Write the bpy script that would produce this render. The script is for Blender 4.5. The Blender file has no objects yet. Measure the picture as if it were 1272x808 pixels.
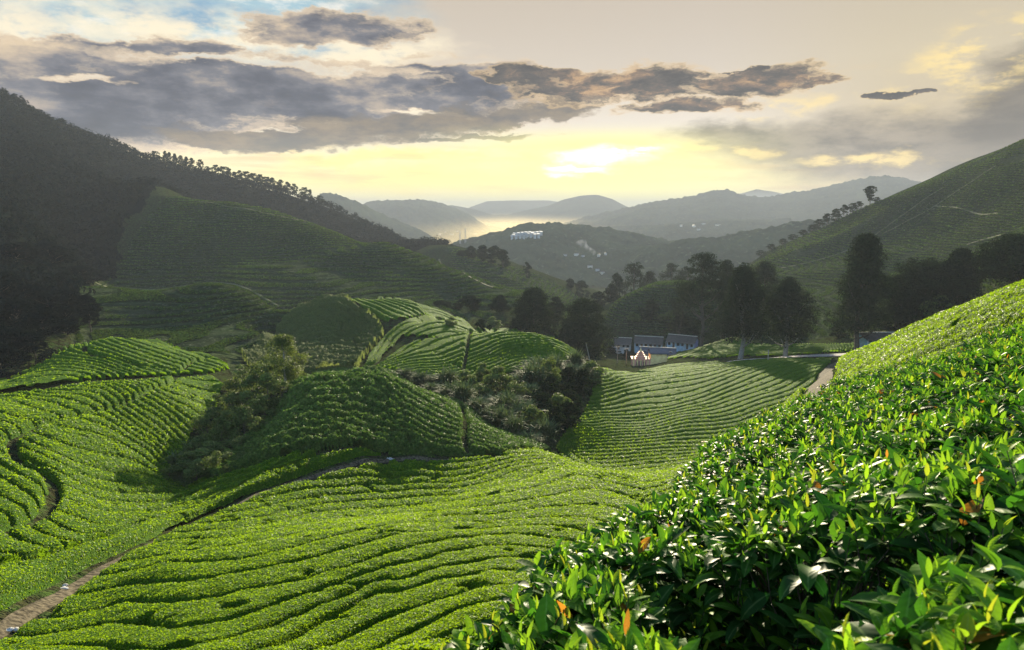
import bpy, math, random
import numpy as np
R = math.radians
random.seed(7); rng = np.random.default_rng(7)
scene = bpy.context.scene
COL = scene.collection
ZC = 60.0                       # camera height above the valley datum
PITCH = R(9.5); FPX = 848.0     # focal length in units of a 1272-wide frame

# ------------------------------------------------------------------ camera
cam_d = bpy.data.cameras.new('camera'); cam = bpy.data.objects.new('camera', cam_d); COL.objects.link(cam)
cam_d.lens = 24; cam_d.sensor_width = 36; cam_d.clip_start = 0.05; cam_d.clip_end = 60000
cam.location = (0, 0, ZC); cam.rotation_euler = (R(90) - PITCH, 0, 0)
cam_d.dof.use_dof = True; cam_d.dof.focus_distance = 9.0; cam_d.dof.aperture_fstop = 8.0
scene.camera = cam

# ------------------------------------------------------------------ view, exposure
scene.view_settings.view_transform = 'Standard'; scene.view_settings.look = 'None'
scene.view_settings.gamma = 1; scene.view_settings.use_curve_mapping = False
EXPO = 1.9
scene.view_settings.exposure = EXPO
SKYG = 0.5 ** EXPO
scene.cycles.max_bounces = 6; scene.cycles.transparent_max_bounces = 8
scene.cycles.transmission_bounces = 3; scene.cycles.diffuse_bounces = 3; scene.cycles.glossy_bounces = 2
scene.cycles.volume_bounces = 1
scene.cycles.sample_clamp_indirect = 4.0

# ------------------------------------------------------------------ sun
SUN_AZ, SUN_EL = R(8.5), R(13.0)
sd = bpy.data.lights.new('sun', 'SUN'); sun = bpy.data.objects.new('sun', sd); COL.objects.link(sun)
sd.energy = 5.0; sd.angle = R(0.6); sd.color = (1.0, 0.86, 0.62)
sun.rotation_euler = (R(90) - SUN_EL, 0, math.pi - SUN_AZ)

# ------------------------------------------------------------------ node helper
class NT:
    def __init__(s, tree): s.t = tree; s.n = tree.nodes; s.l = tree.links
    def new(s, ty, **kw):
        nd = s.n.new(ty)
        for k, v in kw.items(): setattr(nd, k, v)
        return nd
    def put(s, sock, v):
        if isinstance(v, bpy.types.NodeSocket): s.l.new(v, sock)
        elif v is not None:
            if isinstance(v, (tuple, list)) and len(v) == 3 and sock.type == 'RGBA': v = (*v, 1)
            sock.default_value = v
    def m(s, op, a, b=None, c=None, clamp=False):
        nd = s.new('ShaderNodeMath', operation=op, use_clamp=clamp)
        s.put(nd.inputs[0], a); s.put(nd.inputs[1], b); s.put(nd.inputs[2], c)
        return nd.outputs[0]
    def mix(s, f, a, b, blend='MIX'):
        nd = s.new('ShaderNodeMix', data_type='RGBA', blend_type=blend)
        s.put(nd.inputs[0], f); s.put(nd.inputs[6], a); s.put(nd.inputs[7], b)
        return nd.outputs[2]
    def rng(s, v, a, b, c=0.0, d=1.0, smooth=True):
        nd = s.new('ShaderNodeMapRange', interpolation_type='SMOOTHSTEP' if smooth else 'LINEAR')
        s.put(nd.inputs[0], v); s.put(nd.inputs[1], a); s.put(nd.inputs[2], b); s.put(nd.inputs[3], c); s.put(nd.inputs[4], d)
        return nd.outputs[0]
    def noise(s, vec, scale, detail=5, rough=0.55, dist=0.0, col=False):
        nd = s.new('ShaderNodeTexNoise'); s.put(nd.inputs['Vector'], vec)
        nd.inputs['Scale'].default_value = scale; nd.inputs['Detail'].default_value = detail
        nd.inputs['Roughness'].default_value = rough; nd.inputs['Distortion'].default_value = dist
        return nd.outputs[1 if col else 0]
    def ramp(s, f, stops, interp='LINEAR'):
        nd = s.new('ShaderNodeValToRGB'); cr = nd.color_ramp; cr.interpolation = interp
        while len(cr.elements) < len(stops): cr.elements.new(0.5)
        for e, (p, c) in zip(cr.elements, stops): e.position = p; e.color = (*c, 1)
        s.put(nd.inputs[0], f)
        return nd.outputs[0]

def lin(r, g, b, k=1.0):
    f = lambda c: (c / 255 / 12.92 if c / 255 <= .04045 else ((c / 255 + .055) / 1.055) ** 2.4) * k
    return (f(r), f(g), f(b))

# ------------------------------------------------------------------ pixel <-> direction
def pdir(px, py):
    x = (np.asarray(px, float) - 636) / FPX; v = (404 - np.asarray(py, float)) / FPX
    return x, math.cos(PITCH) + math.sin(PITCH) * v, -math.sin(PITCH) + math.cos(PITCH) * v
def pas(px, py):
    x, y, z = pdir(px, py); h = np.hypot(x, y)
    return np.arctan2(x, y), z / h
def pelaz(px, py):
    a, s = pas(px, py); return float(a), float(np.arctan(s))

# ------------------------------------------------------------------ world: evening sky, clouds by direction
world = bpy.data.worlds.new('World'); scene.world = world; world.use_nodes = True
def build_world():
    T = NT(world.node_tree); T.n.clear()
    out = T.new('ShaderNodeOutputWorld'); bg = T.new('ShaderNodeBackground'); T.l.new(bg.outputs[0], out.inputs[0])
    sky = T.new('ShaderNodeTexSky', sky_type='NISHITA'); sky.sun_disc = False
    sky.sun_elevation = SUN_EL; sky.sun_rotation = SUN_AZ; sky.altitude = 1500; sky.dust_density = 2.0
    tc = T.new('ShaderNodeTexCoord'); sx = T.new('ShaderNodeSeparateXYZ'); T.l.new(tc.outputs['Generated'], sx.inputs[0])
    X, Y, Z = sx.outputs
    az = T.m('ARCTAN2', X, Y); el = T.m('ARCSINE', Z)
    cv = T.new('ShaderNodeCombineXYZ'); T.put(cv.inputs[0], az); T.put(cv.inputs[1], T.m('MULTIPLY', el, 2.6)); T.put(cv.inputs[2], 0.0)
    V = cv.outputs[0]
    # warp directions with noise so that cloud outlines break up
    n1 = T.noise(V, 5.0, 6, 0.62, col=True); n2 = T.noise(V, 22.0, 5, 0.62, col=True)
    s1 = T.new('ShaderNodeSeparateColor'); T.l.new(n1, s1.inputs[0]); s2 = T.new('ShaderNodeSeparateColor'); T.l.new(n2, s2.inputs[0])
    waz = T.m('ADD', az, T.m('ADD', T.m('MULTIPLY', T.m('SUBTRACT', s1.outputs[0], .5), .26), T.m('MULTIPLY', T.m('SUBTRACT', s2.outputs[0], .5), .10)))
    wel = T.m('ADD', el, T.m('ADD', T.m('MULTIPLY', T.m('SUBTRACT', s1.outputs[1], .5), .055), T.m('MULTIPLY', T.m('SUBTRACT', s2.outputs[1], .5), .030)))
    def blob(px, py, wx, wy, tilt=0.0, sharp=(1.0, .25)):
        a, e = pelaz(px, py); wx = wx / FPX; wy = wy / FPX
        dx = T.m('SUBTRACT', waz, a); dy = T.m('SUBTRACT', wel, e)
        if tilt: dy = T.m('SUBTRACT', dy, T.m('MULTIPLY', dx, tilt))
        d = T.m('ADD', T.m('POWER', T.m('MULTIPLY', dx, 1 / wx), 2), T.m('POWER', T.m('MULTIPLY', dy, 1 / wy), 2))
        return T.rng(T.m('SQRT', d), sharp[0], sharp[1], 0, 1)
    fr = T.new('ShaderNodeCombineXYZ'); T.put(fr.inputs[0], T.m('MULTIPLY', waz, 1.0)); T.put(fr.inputs[1], T.m('MULTIPLY', wel, 3.6))
    fray = T.m('SUBTRACT', T.noise(fr.outputs[0], 11.0, 9, .68), .5)
    def wisp(mk, k=1.5): return T.m('ADD', mk, T.m('MULTIPLY', fray, T.m('MULTIPLY', k, T.rng(mk, 0, .25))), clamp=True)
    def union(bs):
        r = bs[0]
        for b in bs[1:]: r = T.m('MAXIMUM', r, b)
        return r
    def c(r, g, b): return lin(r, g, b)
    E = lambda py: pelaz(636, py)[1]
    f = T.rng(el, E(300), E(-60), 0, 1, smooth=False)
    base = T.ramp(f, [(0, c(255, 238, 160)), (.16, c(255, 243, 166)), (.30, c(240, 226, 178)), (.42, c(226, 216, 200)), (.62, c(208, 197, 182)), (.85, c(200, 188, 172)), (1, c(190, 182, 172))])
    right = T.ramp(f, [(0, c(235, 205, 150)), (.2, c(214, 188, 140)), (.4, c(196, 180, 150)), (.62, c(205, 192, 165)), (.85, c(196, 184, 162)), (1, c(185, 178, 165))])
    base = T.mix(T.rng(az, pelaz(850, 200)[0], pelaz(1150, 200)[0]), base, right)
    blue = T.ramp(T.noise(V, 9.0, 6, .6), [(.38, c(120, 165, 196)), (.52, c(165, 196, 208)), (.62, c(240, 240, 232)), (.8, c(255, 252, 240))])
    bm = T.m('MULTIPLY', T.rng(waz, pelaz(560, 0)[0], pelaz(380, 0)[0]), T.rng(wel, E(110), E(60)))
    base = T.mix(bm, base, blue)
    # glow round the sun
    ga, ge = pelaz(750, 196)
    gd = T.m('SQRT', T.m('ADD', T.m('POWER', T.m('MULTIPLY', T.m('SUBTRACT', az, ga), .55), 2), T.m('POWER', T.m('MULTIPLY', T.m('SUBTRACT', el, ge), 1.2), 2)))
    g1 = T.m('POWER', T.rng(gd, .19, 0.0), 1.4)
    # dark and lit cloud masks
    det = T.noise(V, 14.0, 8, .65)
    cream = union([blob(300, 45, 300, 40, -.02), blob(180, 25, 60, 25), blob(20, 55, 110, 60), blob(470, 60, 120, 40), blob(560, 120, 160, 45)])
    cream = T.m('MULTIPLY', cream, T.rng(det, .30, .55))
    warm = union([blob(520, 200, 330, 22), blob(880, 190, 130, 12), blob(1080, 198, 110, 9), blob(980, 130, 90, 18, .1), blob(1230, 70, 120, 50, .2)])
    slate = union([blob(350, 122, 400, 56, .0, (1, .45)), blob(560, 108, 220, 34, .0), blob(130, 130, 200, 60, 0, (1, .4)), blob(80, 70, 150, 24), blob(210, 58, 90, 20), blob(410, 36, 130, 25, .05), blob(590, 95, 130, 32, -.05), blob(120, 50, 70, 15)])
    lowgrey = union([blob(500, 158, 250, 26, .10), blob(640, 146, 110, 16, .1), blob(330, 176, 200, 16, .02), blob(600, 172, 120, 6, .05)])
    dark = union([blob(770, 104, 165, 27, .06), blob(700, 112, 90, 16, -.02), blob(850, 130, 110, 12, 0), blob(945, 99, 100, 20, .04), blob(640, 96, 60, 16), blob(1012, 98, 34, 7, .12), blob(690, 92, 40, 10), blob(1116, 118, 16, 4), blob(940, 82, 20, 5)])
    gap = union([blob(330, 78, 260, 9, -.02), blob(120, 96, 70, 6), blob(560, 76, 120, 10), blob(520, 138, 90, 7, -.06), blob(60, 30, 120, 12)])
    slate = T.m('MULTIPLY', slate, T.m('SUBTRACT', 1.0, T.m('MULTIPLY', gap, .85))); slate = T.m('MULTIPLY', slate, T.rng(T.noise(fr.outputs[0], 3.6, 6, .6), .30, .48, .35, 1.0))
    slate = wisp(slate, 1.9); lowgrey = wisp(lowgrey, 2.2); dark = wisp(dark, 2.4)
    smog = union([blob(1010, 178, 210, 38, .03, (1, .3)), blob(1275, 150, 190, 90, .45, (1, .35)), blob(1180, 175, 160, 45, .1, (1, .2)), blob(1120, 200, 220, 36, .0, (1, .3)), blob(900, 168, 110, 22)])
    yel = union([blob(560, 224, 320, 30, 0, (1, .2)), blob(500, 196, 120, 8), blob(430, 200, 70, 10)])
    colr = T.mix(T.m('MULTIPLY', yel, .65), base, c(255, 232, 120))
    colr = T.mix(T.m('MULTIPLY', cream, .9), colr, c(253, 238, 205))
    st = T.new('ShaderNodeCombineXYZ'); T.put(st.inputs[0], T.m('MULTIPLY', az, 2.0)); T.put(st.inputs[1], T.m('MULTIPLY', el, 22.0))
    streak = T.rng(T.noise(st.outputs[0], 2.4, 5, .6), .47, .66)
    lowb = T.m('MULTIPLY', T.rng(el, E(165), E(200)), T.rng(el, E(262), E(235)))
    colr = T.mix(T.m('MULTIPLY', T.m('MULTIPLY', streak, lowb), .55), colr, c(214, 176, 128))
    smc = T.mix(T.rng(det, .35, .65), c(150, 140, 126), c(100, 96, 94)); smc = T.mix(T.rng(az, pelaz(1120, 0)[0], pelaz(1260, 0)[0], 0, .6), smc, c(84, 80, 80))
    colr = T.mix(T.m('MULTIPLY', smog, .92), colr, smc)
    colr = T.mix(T.m('MULTIPLY', T.m('MULTIPLY', warm, T.rng(det, .45, .6)), .75), colr, c(255, 226, 150))
    # cloud shading: paler towards the upper rim, slate in the belly
    shade = T.m('ADD', T.m('MULTIPLY', T.rng(T.noise(V, 7.0, 8, .62), .30, .68, 0, 1), .75), T.m('MULTIPLY', T.rng(wel, E(190), E(20)), .25))
    slc = T.ramp(shade, [(0, c(52, 60, 76)), (.35, c(78, 84, 100)), (.6, c(112, 114, 124)), (.82, c(176, 162, 148)), (1, c(240, 214, 172))])
    hole = T.rng(det, .18, .28)
    colr = T.mix(T.m('MULTIPLY', T.rng(slate, .0, .35), T.m('MULTIPLY', hole, .95)), colr, c(222, 200, 170))
    colr = T.mix(T.m('MULTIPLY', T.rng(slate, .10, .85), T.m('MULTIPLY', hole, .97)), colr, slc)
    lgc = T.mix(T.rng(det, .35, .65), c(140, 126, 108), c(88, 88, 92))
    colr = T.mix(T.m('MULTIPLY', T.rng(lowgrey, .1, .7), .9), colr, lgc)
    colr = T.mix(T.m('MULTIPLY', T.rng(dark, 0, .35), .55), colr, c(232, 196, 140))
    dkc = T.ramp(T.rng(T.m('ADD', fray, T.m('MULTIPLY', det, .6)), .12, .48), [(0, c(186, 152, 116)), (.3, c(120, 104, 94)), (.65, c(84, 82, 84)), (1, c(62, 64, 70))])
    colr = T.mix(T.m('MULTIPLY', T.rng(dark, .12, .75), .97), colr, dkc)
    sunm = T.m('MULTIPLY', T.rng(el, E(150), E(185)), T.m('SUBTRACT', 1.0, T.m('MULTIPLY', smog, .45)))
    colr = T.mix(T.m('MULTIPLY', T.m('MULTIPLY', g1, sunm), 1.0), colr, c(255, 246, 150))
    hot = union([blob(752, 196, 92, 19, 0, (1, 0)), blob(715, 211, 60, 8, 0, (1, 0)), blob(780, 190, 40, 7, 0, (1, 0))])
    colr = T.mix(T.m('MULTIPLY', T.m('POWER', hot, 1.6), T.rng(streak, .9, .2, .45, 1.0)), colr, (1.5, 1.4, 1.15))
    sc_ = T.new('ShaderNodeVectorMath', operation='SCALE'); T.l.new(colr, sc_.inputs[0]); sc_.inputs[3].default_value = SKYG
    nis = T.new('ShaderNodeVectorMath', operation='SCALE'); T.l.new(sky.outputs[0], nis.inputs[0]); nis.inputs[3].default_value = 0.15
    # the low sky shines through a long stretch of haze
    gain = T.m('MINIMUM', T.m('EXPONENT', T.m('DIVIDE', .032, T.m('MAXIMUM', el, .01))), 1.6)
    sg = T.new('ShaderNodeVectorMath', operation='SCALE'); T.l.new(sc_.outputs[0], sg.inputs[0]); T.l.new(gain, sg.inputs[3]); sc_ = sg
    front = T.m('MULTIPLY', T.rng(el, R(36), R(25)), T.rng(T.m('ABSOLUTE', az), R(75), R(52)))
    fin = T.mix(front, nis.outputs[0], sc_.outputs[0])
    T.l.new(fin, bg.inputs[0]); bg.inputs[1].default_value = 1.0
build_world()
world.cycles.sampling_method = 'MANUAL'; world.cycles.sample_map_resolution = 512
# ------------------------------------------------------------------ numeric helpers
def _h(ix, iy, sd):
    n = (ix.astype(np.int64) * 374761393 + iy.astype(np.int64) * 668265263 + sd * 1442695041) & 0xffffffff
    n = ((n ^ (n >> 13)) * 1274126177) & 0xffffffff
    return ((n ^ (n >> 16)) & 0xffff) / 65535.0
def vnoise(x, y, sd=0):
    fx = np.floor(x); fy = np.floor(y); u = x - fx; v = y - fy
    u = u * u * (3 - 2 * u); v = v * v * (3 - 2 * v)
    a = _h(fx, fy, sd); b = _h(fx + 1, fy, sd); c = _h(fx, fy + 1, sd); d = _h(fx + 1, fy + 1, sd)
    return (a + (b - a) * u) * (1 - v) + (c + (d - c) * u) * v
def fbm(x, y, oct=4, sd=0, gain=.5):
    r = 0; amp = 1; tot = 0
    for k in range(oct):
        r = r + amp * vnoise(x * 2 ** k + 17.3 * k, y * 2 ** k - 9.1 * k, sd + k); tot += amp; amp *= gain
    return r / tot * 2 - 1
def sst(x, a, b):
    t = np.clip((x - a) / (b - a), 0, 1); return t * t * (3 - 2 * t)
KL = 0.45     # weight of the log-distance axis against azimuth
class TPS:
    def __init__(s, p, v, lam=1e-5):
        p = np.array(p, float) * [1, KL]; v = np.array(v, float); n = len(p); s.p = p
        K = s.k(p, p) + lam * np.eye(n); P = np.c_[np.ones(n), p]
        A = np.block([[K, P], [P.T, np.zeros((3, 3))]])
        w = np.linalg.lstsq(A, np.r_[v, 0, 0, 0], rcond=None)[0]; s.w = w[:n]; s.c = w[n:]
    @staticmethod
    def k(a, b):
        d2 = ((a[:, None, :] - b[None, :, :]) ** 2).sum(2) + 1e-12
        return .5 * d2 * np.log(d2)
    def __call__(s, a, l):
        q = np.c_[np.ravel(a), np.ravel(l) * KL]; o = np.empty(len(q))
        for i in range(0, len(q), 20000):
            b = q[i:i + 20000]; o[i:i + 20000] = s.k(b, s.p) @ s.w + s.c[0] + b @ s.c[1:]
        return o.reshape(np.shape(a))
class Grid:     # values on a regular (azimuth, log r) grid, read back with Catmull-Rom
    def __init__(s, f, a0, a1, l0, l1, na, nl):
        s.a0, s.l0 = a0, l0; s.da = (a1 - a0) / (na - 1); s.dl = (l1 - l0) / (nl - 1); s.na, s.nl = na, nl
        A, L = np.meshgrid(a0 + s.da * np.arange(na), l0 + s.dl * np.arange(nl), indexing='ij'); s.v = f(A, L)
    def __call__(s, a, l):
        a, l = np.broadcast_arrays(np.asarray(a, float), np.asarray(l, float))
        u = np.clip((a - s.a0) / s.da, 0, s.na - 1.001); w = np.clip((l - s.l0) / s.dl, 0, s.nl - 1.001)
        i = np.floor(u).astype(int); j = np.floor(w).astype(int); fu = u - i; fw = w - j
        def cr(t): return (-.5*t+t*t-.5*t**3, 1-2.5*t*t+1.5*t**3, .5*t+2*t*t-1.5*t**3, -.5*t*t+.5*t**3)
        cu = cr(fu); cw = cr(fw); r = 0
        for p in range(4):
            ii = np.clip(i + p - 1, 0, s.na - 1)
            for q in range(4):
                r = r + cu[p] * cw[q] * s.v[ii, np.clip(j + q - 1, 0, s.nl - 1)]
        return r

# ------------------------------------------------------------------ relief: (px, py, distance) survey points
PA, PB, PCc = -.465, .35, -.35         # foreground hedge top: z = PA + PB*x + PCc*y
def plane_z(x, y): return PA + PB * x + PCc * y
CP = """
300 808 13|450 808 12|520 770 13|0 808 19|150 808 16|600 720 15|500 700 20|650 660 24|500 650 28|350 700 23|350 650 36|200 740 23|200 700 28
0 790 23|40 765 25|100 728 29|160 695 33|215 665 38|300 628 46|350 608 50|400 592 54|450 579 57|480 574 59|540 572 60|600 572 60|690 566 66
620 610 40|700 600 42|600 640 31|740 585 52|770 605 43|790 640 30|745 640 28|720 690 20|800 700 16
0 730 27|50 700 32|100 650 41|150 640 46|200 640 48|250 625 52|0 650 37|0 590 48|50 600 47|100 600 52|150 600 57|200 600 60|240 590 62|300 600 55
30 555 58|75 575 54|100 530 66|150 540 68|200 560 68|240 550 72|0 530 62|0 500 76|50 498 78|100 500 76|180 485 82|240 510 79|270 530 76|270 500 88
0 494 84|60 484 87|125 475 89|176 472 91|226 469 94|265 468 98
40 462 104|80 450 108|120 452 106|170 462 102|220 464 104
20 470 118|60 445 126|100 428 128|140 421 130|180 422 130|220 432 128|255 443 122|285 458 112|330 475 105
230 600 62|260 560 66|300 520 72|330 490 80|350 470 92|280 590 58|300 560 64|340 520 70
450 465 76|400 468 77|380 475 74|350 520 66|330 560 59|310 600 52|280 630 46|450 520 66|400 550 59|480 500 70|520 540 63|480 466 77|511 482 76|551 497 75|600 528 73|640 548 71|680 561 69|600 560 63|450 560 59
330 422 165|365 388 176|400 373 182|440 371 182|480 372 178|520 380 172|560 395 164|600 408 158
350 440 140|400 440 138|430 420 150|400 400 165|450 450 122|480 420 142|500 402 152|540 398 152|580 409 146|460 458 112|510 448 116|560 432 124|587 419 130|622 411 134|660 413 134|700 427 132|725 443 134|600 445 118|650 440 122|700 450 122|580 475 104|520 470 104|630 465 108
500 490 90|600 505 88|650 530 84|690 548 80|720 530 88|700 490 102|660 500 96|740 480 118|745 455 160
700 565 76|750 560 82|800 560 84|760 580 74|830 580 74|850 550 88|900 550 86|850 520 100|800 520 106|750 510 106|900 500 112|850 485 126|800 480 130|780 470 142|830 465 145|900 470 134|950 460 138|950 500 106|1000 480 116|1000 500 100|960 530 88|1015 490 96|1030 465 120|1040 450 150|960 447 158|900 455 158|850 458 160
785 463 165|760 458 182|740 452 190|805 452 200|770 445 225|830 448 195|850 440 215|885 425 235|920 440 190|960 435 200|1000 435 190|1040 437 178|1090 430 178|860 418 262|810 428 258|770 430 262|720 440 230|690 435 220|900 412 262
1050 444 72|1090 425 60|1130 405 52|1200 378 42|1272 350 36|1060 460 44|1100 440 34|1150 425 25|1200 405 22|1272 385 18|1030 480 50|1010 520 36|960 570 26|900 620 20
240 250 430|285 258 420|330 266 410|375 275 395|420 286 375|460 298 350|500 312 325|540 327 300|580 343 280|620 360 262|660 378 248
100 320 330|200 300 340|300 310 330|400 320 310|300 345 275|400 350 265|450 340 285|500 360 255|560 375 250|450 372 235|540 385 215|600 390 225|640 395 222
85 347 235|150 357 222|190 360 214|220 357 208|260 351 203|290 354 198|320 366 190|350 384 180|358 395 174
100 400 175|160 390 182|220 400 172|280 400 168|320 410 160|200 420 152|250 430 145|300 432 146|310 445 128
0 380 185|0 440 140|40 430 142|80 420 150|30 300 270|0 250 330
0 113 600|50 138 615|100 158 630|150 176 645|200 196 655|250 210 660|300 222 665|350 234 670|400 249 680|440 266 680|480 285 670|520 303 655
0 180 480|80 220 440|150 240 450|200 240 480|60 300 300|300 245 580|400 270 620|440 288 600
545 308 470|580 322 450|610 330 440|650 342 430|690 358 410|720 372 400|740 385 390|600 350 330|660 372 300|700 392 290|740 405 300
760 380 300|790 362 300|820 354 300|850 356 300|870 365 295|770 400 275|830 400 272|900 395 280
960 312 480|1000 296 470|1050 273 460|1100 250 455|1136 233 450|1200 204 445|1272 170 440|1300 156 440
930 340 360|1000 345 340|1060 330 350|1140 300 360|1200 280 350|1272 260 330|1000 385 260|1060 390 240|1140 360 260|1200 340 250|1272 310 230|950 400 250|1100 400 205|1160 385 195|1220 365 190|1272 345 180
"""
HID = """
60 440 136 -.20|140 440 142 -.185|220 450 142 -.195|285 470 126 -.20|125 480 96 -.215|40 475 95 -.21|200 480 98 -.22
450 480 86 -.27|511 492 84 -.275|600 530 80 -.33|400 480 86 -.262
400 385 205 -.155|480 385 200 -.16|560 400 185 -.17|620 420 150 -.20|680 430 150 -.205|540 405 165 -.185
300 270 480 -.04|420 300 450 -.07|500 330 400 -.10|600 365 330 -.125|200 250 500 0.0
150 365 240 -.12|220 365 230 -.125|290 362 215 -.13|345 390 195 -.15
0 130 750 .07|200 200 850 -.02|400 250 900 -.06|520 300 850 -.08|640 340 700 -.10|720 375 600 -.11|820 360 420 -.13|870 360 420 -.13
960 320 620 -.09|1050 280 620 -.03|1136 240 620 .0|1272 180 640 .02
1090 435 95 -.245|1130 425 85 -.23|1200 400 75 -.19|1272 370 70 -.15|1160 400 130 -.20|1240 370 120 -.17
636 300 1100 -.085|300 300 1200 -.075|1000 300 1200 -.08|0 300 1300 -.07|1272 300 1200 -.07|636 300 1800 -.055|200 300 1800 -.055|1100 300 1800 -.055
"""
pts, val = [], []
def _read(txt, hid):
    for tok in txt.replace('\n', '|').split('|'):
        if not tok.strip(): continue
        q = [float(t) for t in tok.split()]; a, s = pas(q[0], q[1])
        pts.append((float(a), math.log(q[2]))); val.append(q[3] if hid else float(s) - (.72 / q[2] if q[2] < 290 else 5.5 / q[2] if q[2] >= 580 else 0))   # what the photo shows is the top of the hedges
_read(CP, False); _read(HID, True)
for ad in (-40, -30, -20, -10, 0, 10, 20, 30, 38):
    for r in (5.0, 7.5):
        a = R(ad); pts.append((a, math.log(r))); sp = (plane_z(r * math.sin(a), r * math.cos(a)) - (1.15 if r < 6 else 1.9)) / r
        val.append(min(sp, -.80 if r < 6 else -.76) if ad < 1 else sp)
AMAX = R(52)
_t = TPS(pts, val, 2e-5)
SG = Grid(_t, -AMAX, AMAX, math.log(4), math.log(2000), 340, 480)
def slope(a, l):
    """terrain height over distance at azimuth a, log distance l (camera height = 0)"""
    a, l = np.broadcast_arrays(np.asarray(a, float), np.asarray(l, float))
    ac = np.clip(a, R(-41), R(41)); s = SG(ac, l)
    r = np.exp(l); near = (plane_z(r * np.sin(ac), r * np.cos(ac)) - .95) / r
    near = np.minimum(near, near * 0 - .80 - .3 * sst(ac, R(0), R(-20))) * sst(ac, R(8), R(-2)) + near * (1 - sst(ac, R(8), R(-2)))
    k = sst(l, math.log(4.5), math.log(7)); s = near * (1 - k) + s * k
    side = sst(np.abs(a), R(60), R(180)); s = s * (1 - side) + side * (-1.4 / r - .05 * np.tanh(r / 200))
    return s
def terr_noise(x, y, r):
    n = fbm(x / 28, y / 28, 3, 11) * .0022 * np.minimum(r, 400) * sst(r, 30, 120)
    rg = (.42 - np.abs(fbm(x / 85, y / 85, 3, 5))) * 1.6 - .35
    return n + rg * .0175 * sst(r, 190, 300) * (1 - .75 * sst(r, 420, 560)) * np.minimum(r, 900)
def ground_z(x, y):
    x = np.asarray(x, float); y = np.asarray(y, float); r = np.hypot(x, y) + 1e-6; a = np.arctan2(x, y)
    return ZC + r * slope(a, np.log(np.maximum(r, .6))) + terr_noise(x, y, r)
_LA = np.linspace(math.log(4.6), math.log(1500), 2600)
def hit(px, py, rmin=0, rmax=1e9):
    """where the ray through a photo pixel first meets the ground -> (x, y, z)"""
    a, s = pas(px, py); a = float(a); s = float(s); r = np.exp(_LA)
    t = slope(a, _LA) + terr_noise(r * math.sin(a), r * math.cos(a), r) / r
    ok = (r > rmin) & (r < rmax); d = np.where(ok, t - s, -9); w = np.nonzero(d >= 0)[0]
    i = w[0] if len(w) else int(np.argmax(d))
    return r[i] * math.sin(a), r[i] * math.cos(a), ZC + r[i] * t[i]
def hal(px, py, **k):
    x, y, z = hit(px, py, **k); return math.atan2(x, y), math.log(math.hypot(x, y))
def at(px, r):
    """ground point on the photo column px at distance r"""
    a = float(pas(px, 400)[0]); x, y = r * math.sin(a), r * math.cos(a); return x, y, float(ground_z(x, y))

# ------------------------------------------------------------------ mesh helpers
def mesh_np(name, V, F, mats=(), attrs=None, smooth=True, fm=None):
    """V (n,3); F list of (m,k) int arrays (k = 3 or 4)"""
    me = bpy.data.meshes.new(name); V = np.asarray(V, np.float32)
    Fs = F if isinstance(F, list) else [F]
    Fs = [np.asarray(f, np.int32) for f in Fs if len(f)]
    me.vertices.add(len(V)); me.vertices.foreach_set('co', V.ravel())
    lt = np.concatenate([np.full(len(f), f.shape[1], np.int32) for f in Fs]); li = np.concatenate([f.ravel() for f in Fs])
    ls = np.r_[0, np.cumsum(lt)[:-1]].astype(np.int32)
    me.loops.add(len(li)); me.loops.foreach_set('vertex_index', li)
    me.polygons.add(len(lt)); me.polygons.foreach_set('loop_start', ls); me.polygons.foreach_set('loop_total', lt)
    for m in mats: me.materials.append(m)
    if fm is not None: me.polygons.foreach_set('material_index', np.asarray(fm, np.int32))
    me.polygons.foreach_set('use_smooth', np.full(len(lt), smooth))
    for k, v in (attrs or {}).items():
        at_ = me.attributes.new(k, 'FLOAT', 'POINT'); at_.data.foreach_set('value', np.asarray(v, np.float32))
    me.update(calc_edges=True)
    return me
def link(name, me, parent=None, loc=None, rz=None):
    o = bpy.data.objects.new(name, me); COL.objects.link(o)
    if parent is not None: o.parent = parent
    if loc is not None: o.location = loc
    if rz is not None: o.rotation_euler = (0, 0, rz)
    return o
def tag(o, label=None, cat=None, group=None, kind=None):
    if label: o['label'] = label
    if cat: o['category'] = cat
    if group: o['group'] = group
    if kind: o['kind'] = kind
    return o
def empty(name, loc=(0, 0, 0), rz=0.0, sc=1.0):
    o = bpy.data.objects.new(name, None); COL.objects.link(o); o.location = loc; o.rotation_euler = (0, 0, rz); o.scale = (sc,) * 3
    o.empty_display_size = .5
    return o
def copy_thing(src, loc, rz=0.0, sc=(1, 1, 1), label=None, group=None, cat=None):
    r = src.copy(); COL.objects.link(r); r.location = loc; r.rotation_euler = (0, 0, rz); r.scale = sc
    if label: r['label'] = label
    if group: r['group'] = group
    if cat: r['category'] = cat
    for ch in list(src.children):
        c = ch.copy(); COL.objects.link(c); c.parent = r
        for g in list(ch.children):
            d = g.copy(); COL.objects.link(d); d.parent = c
    return r
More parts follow.
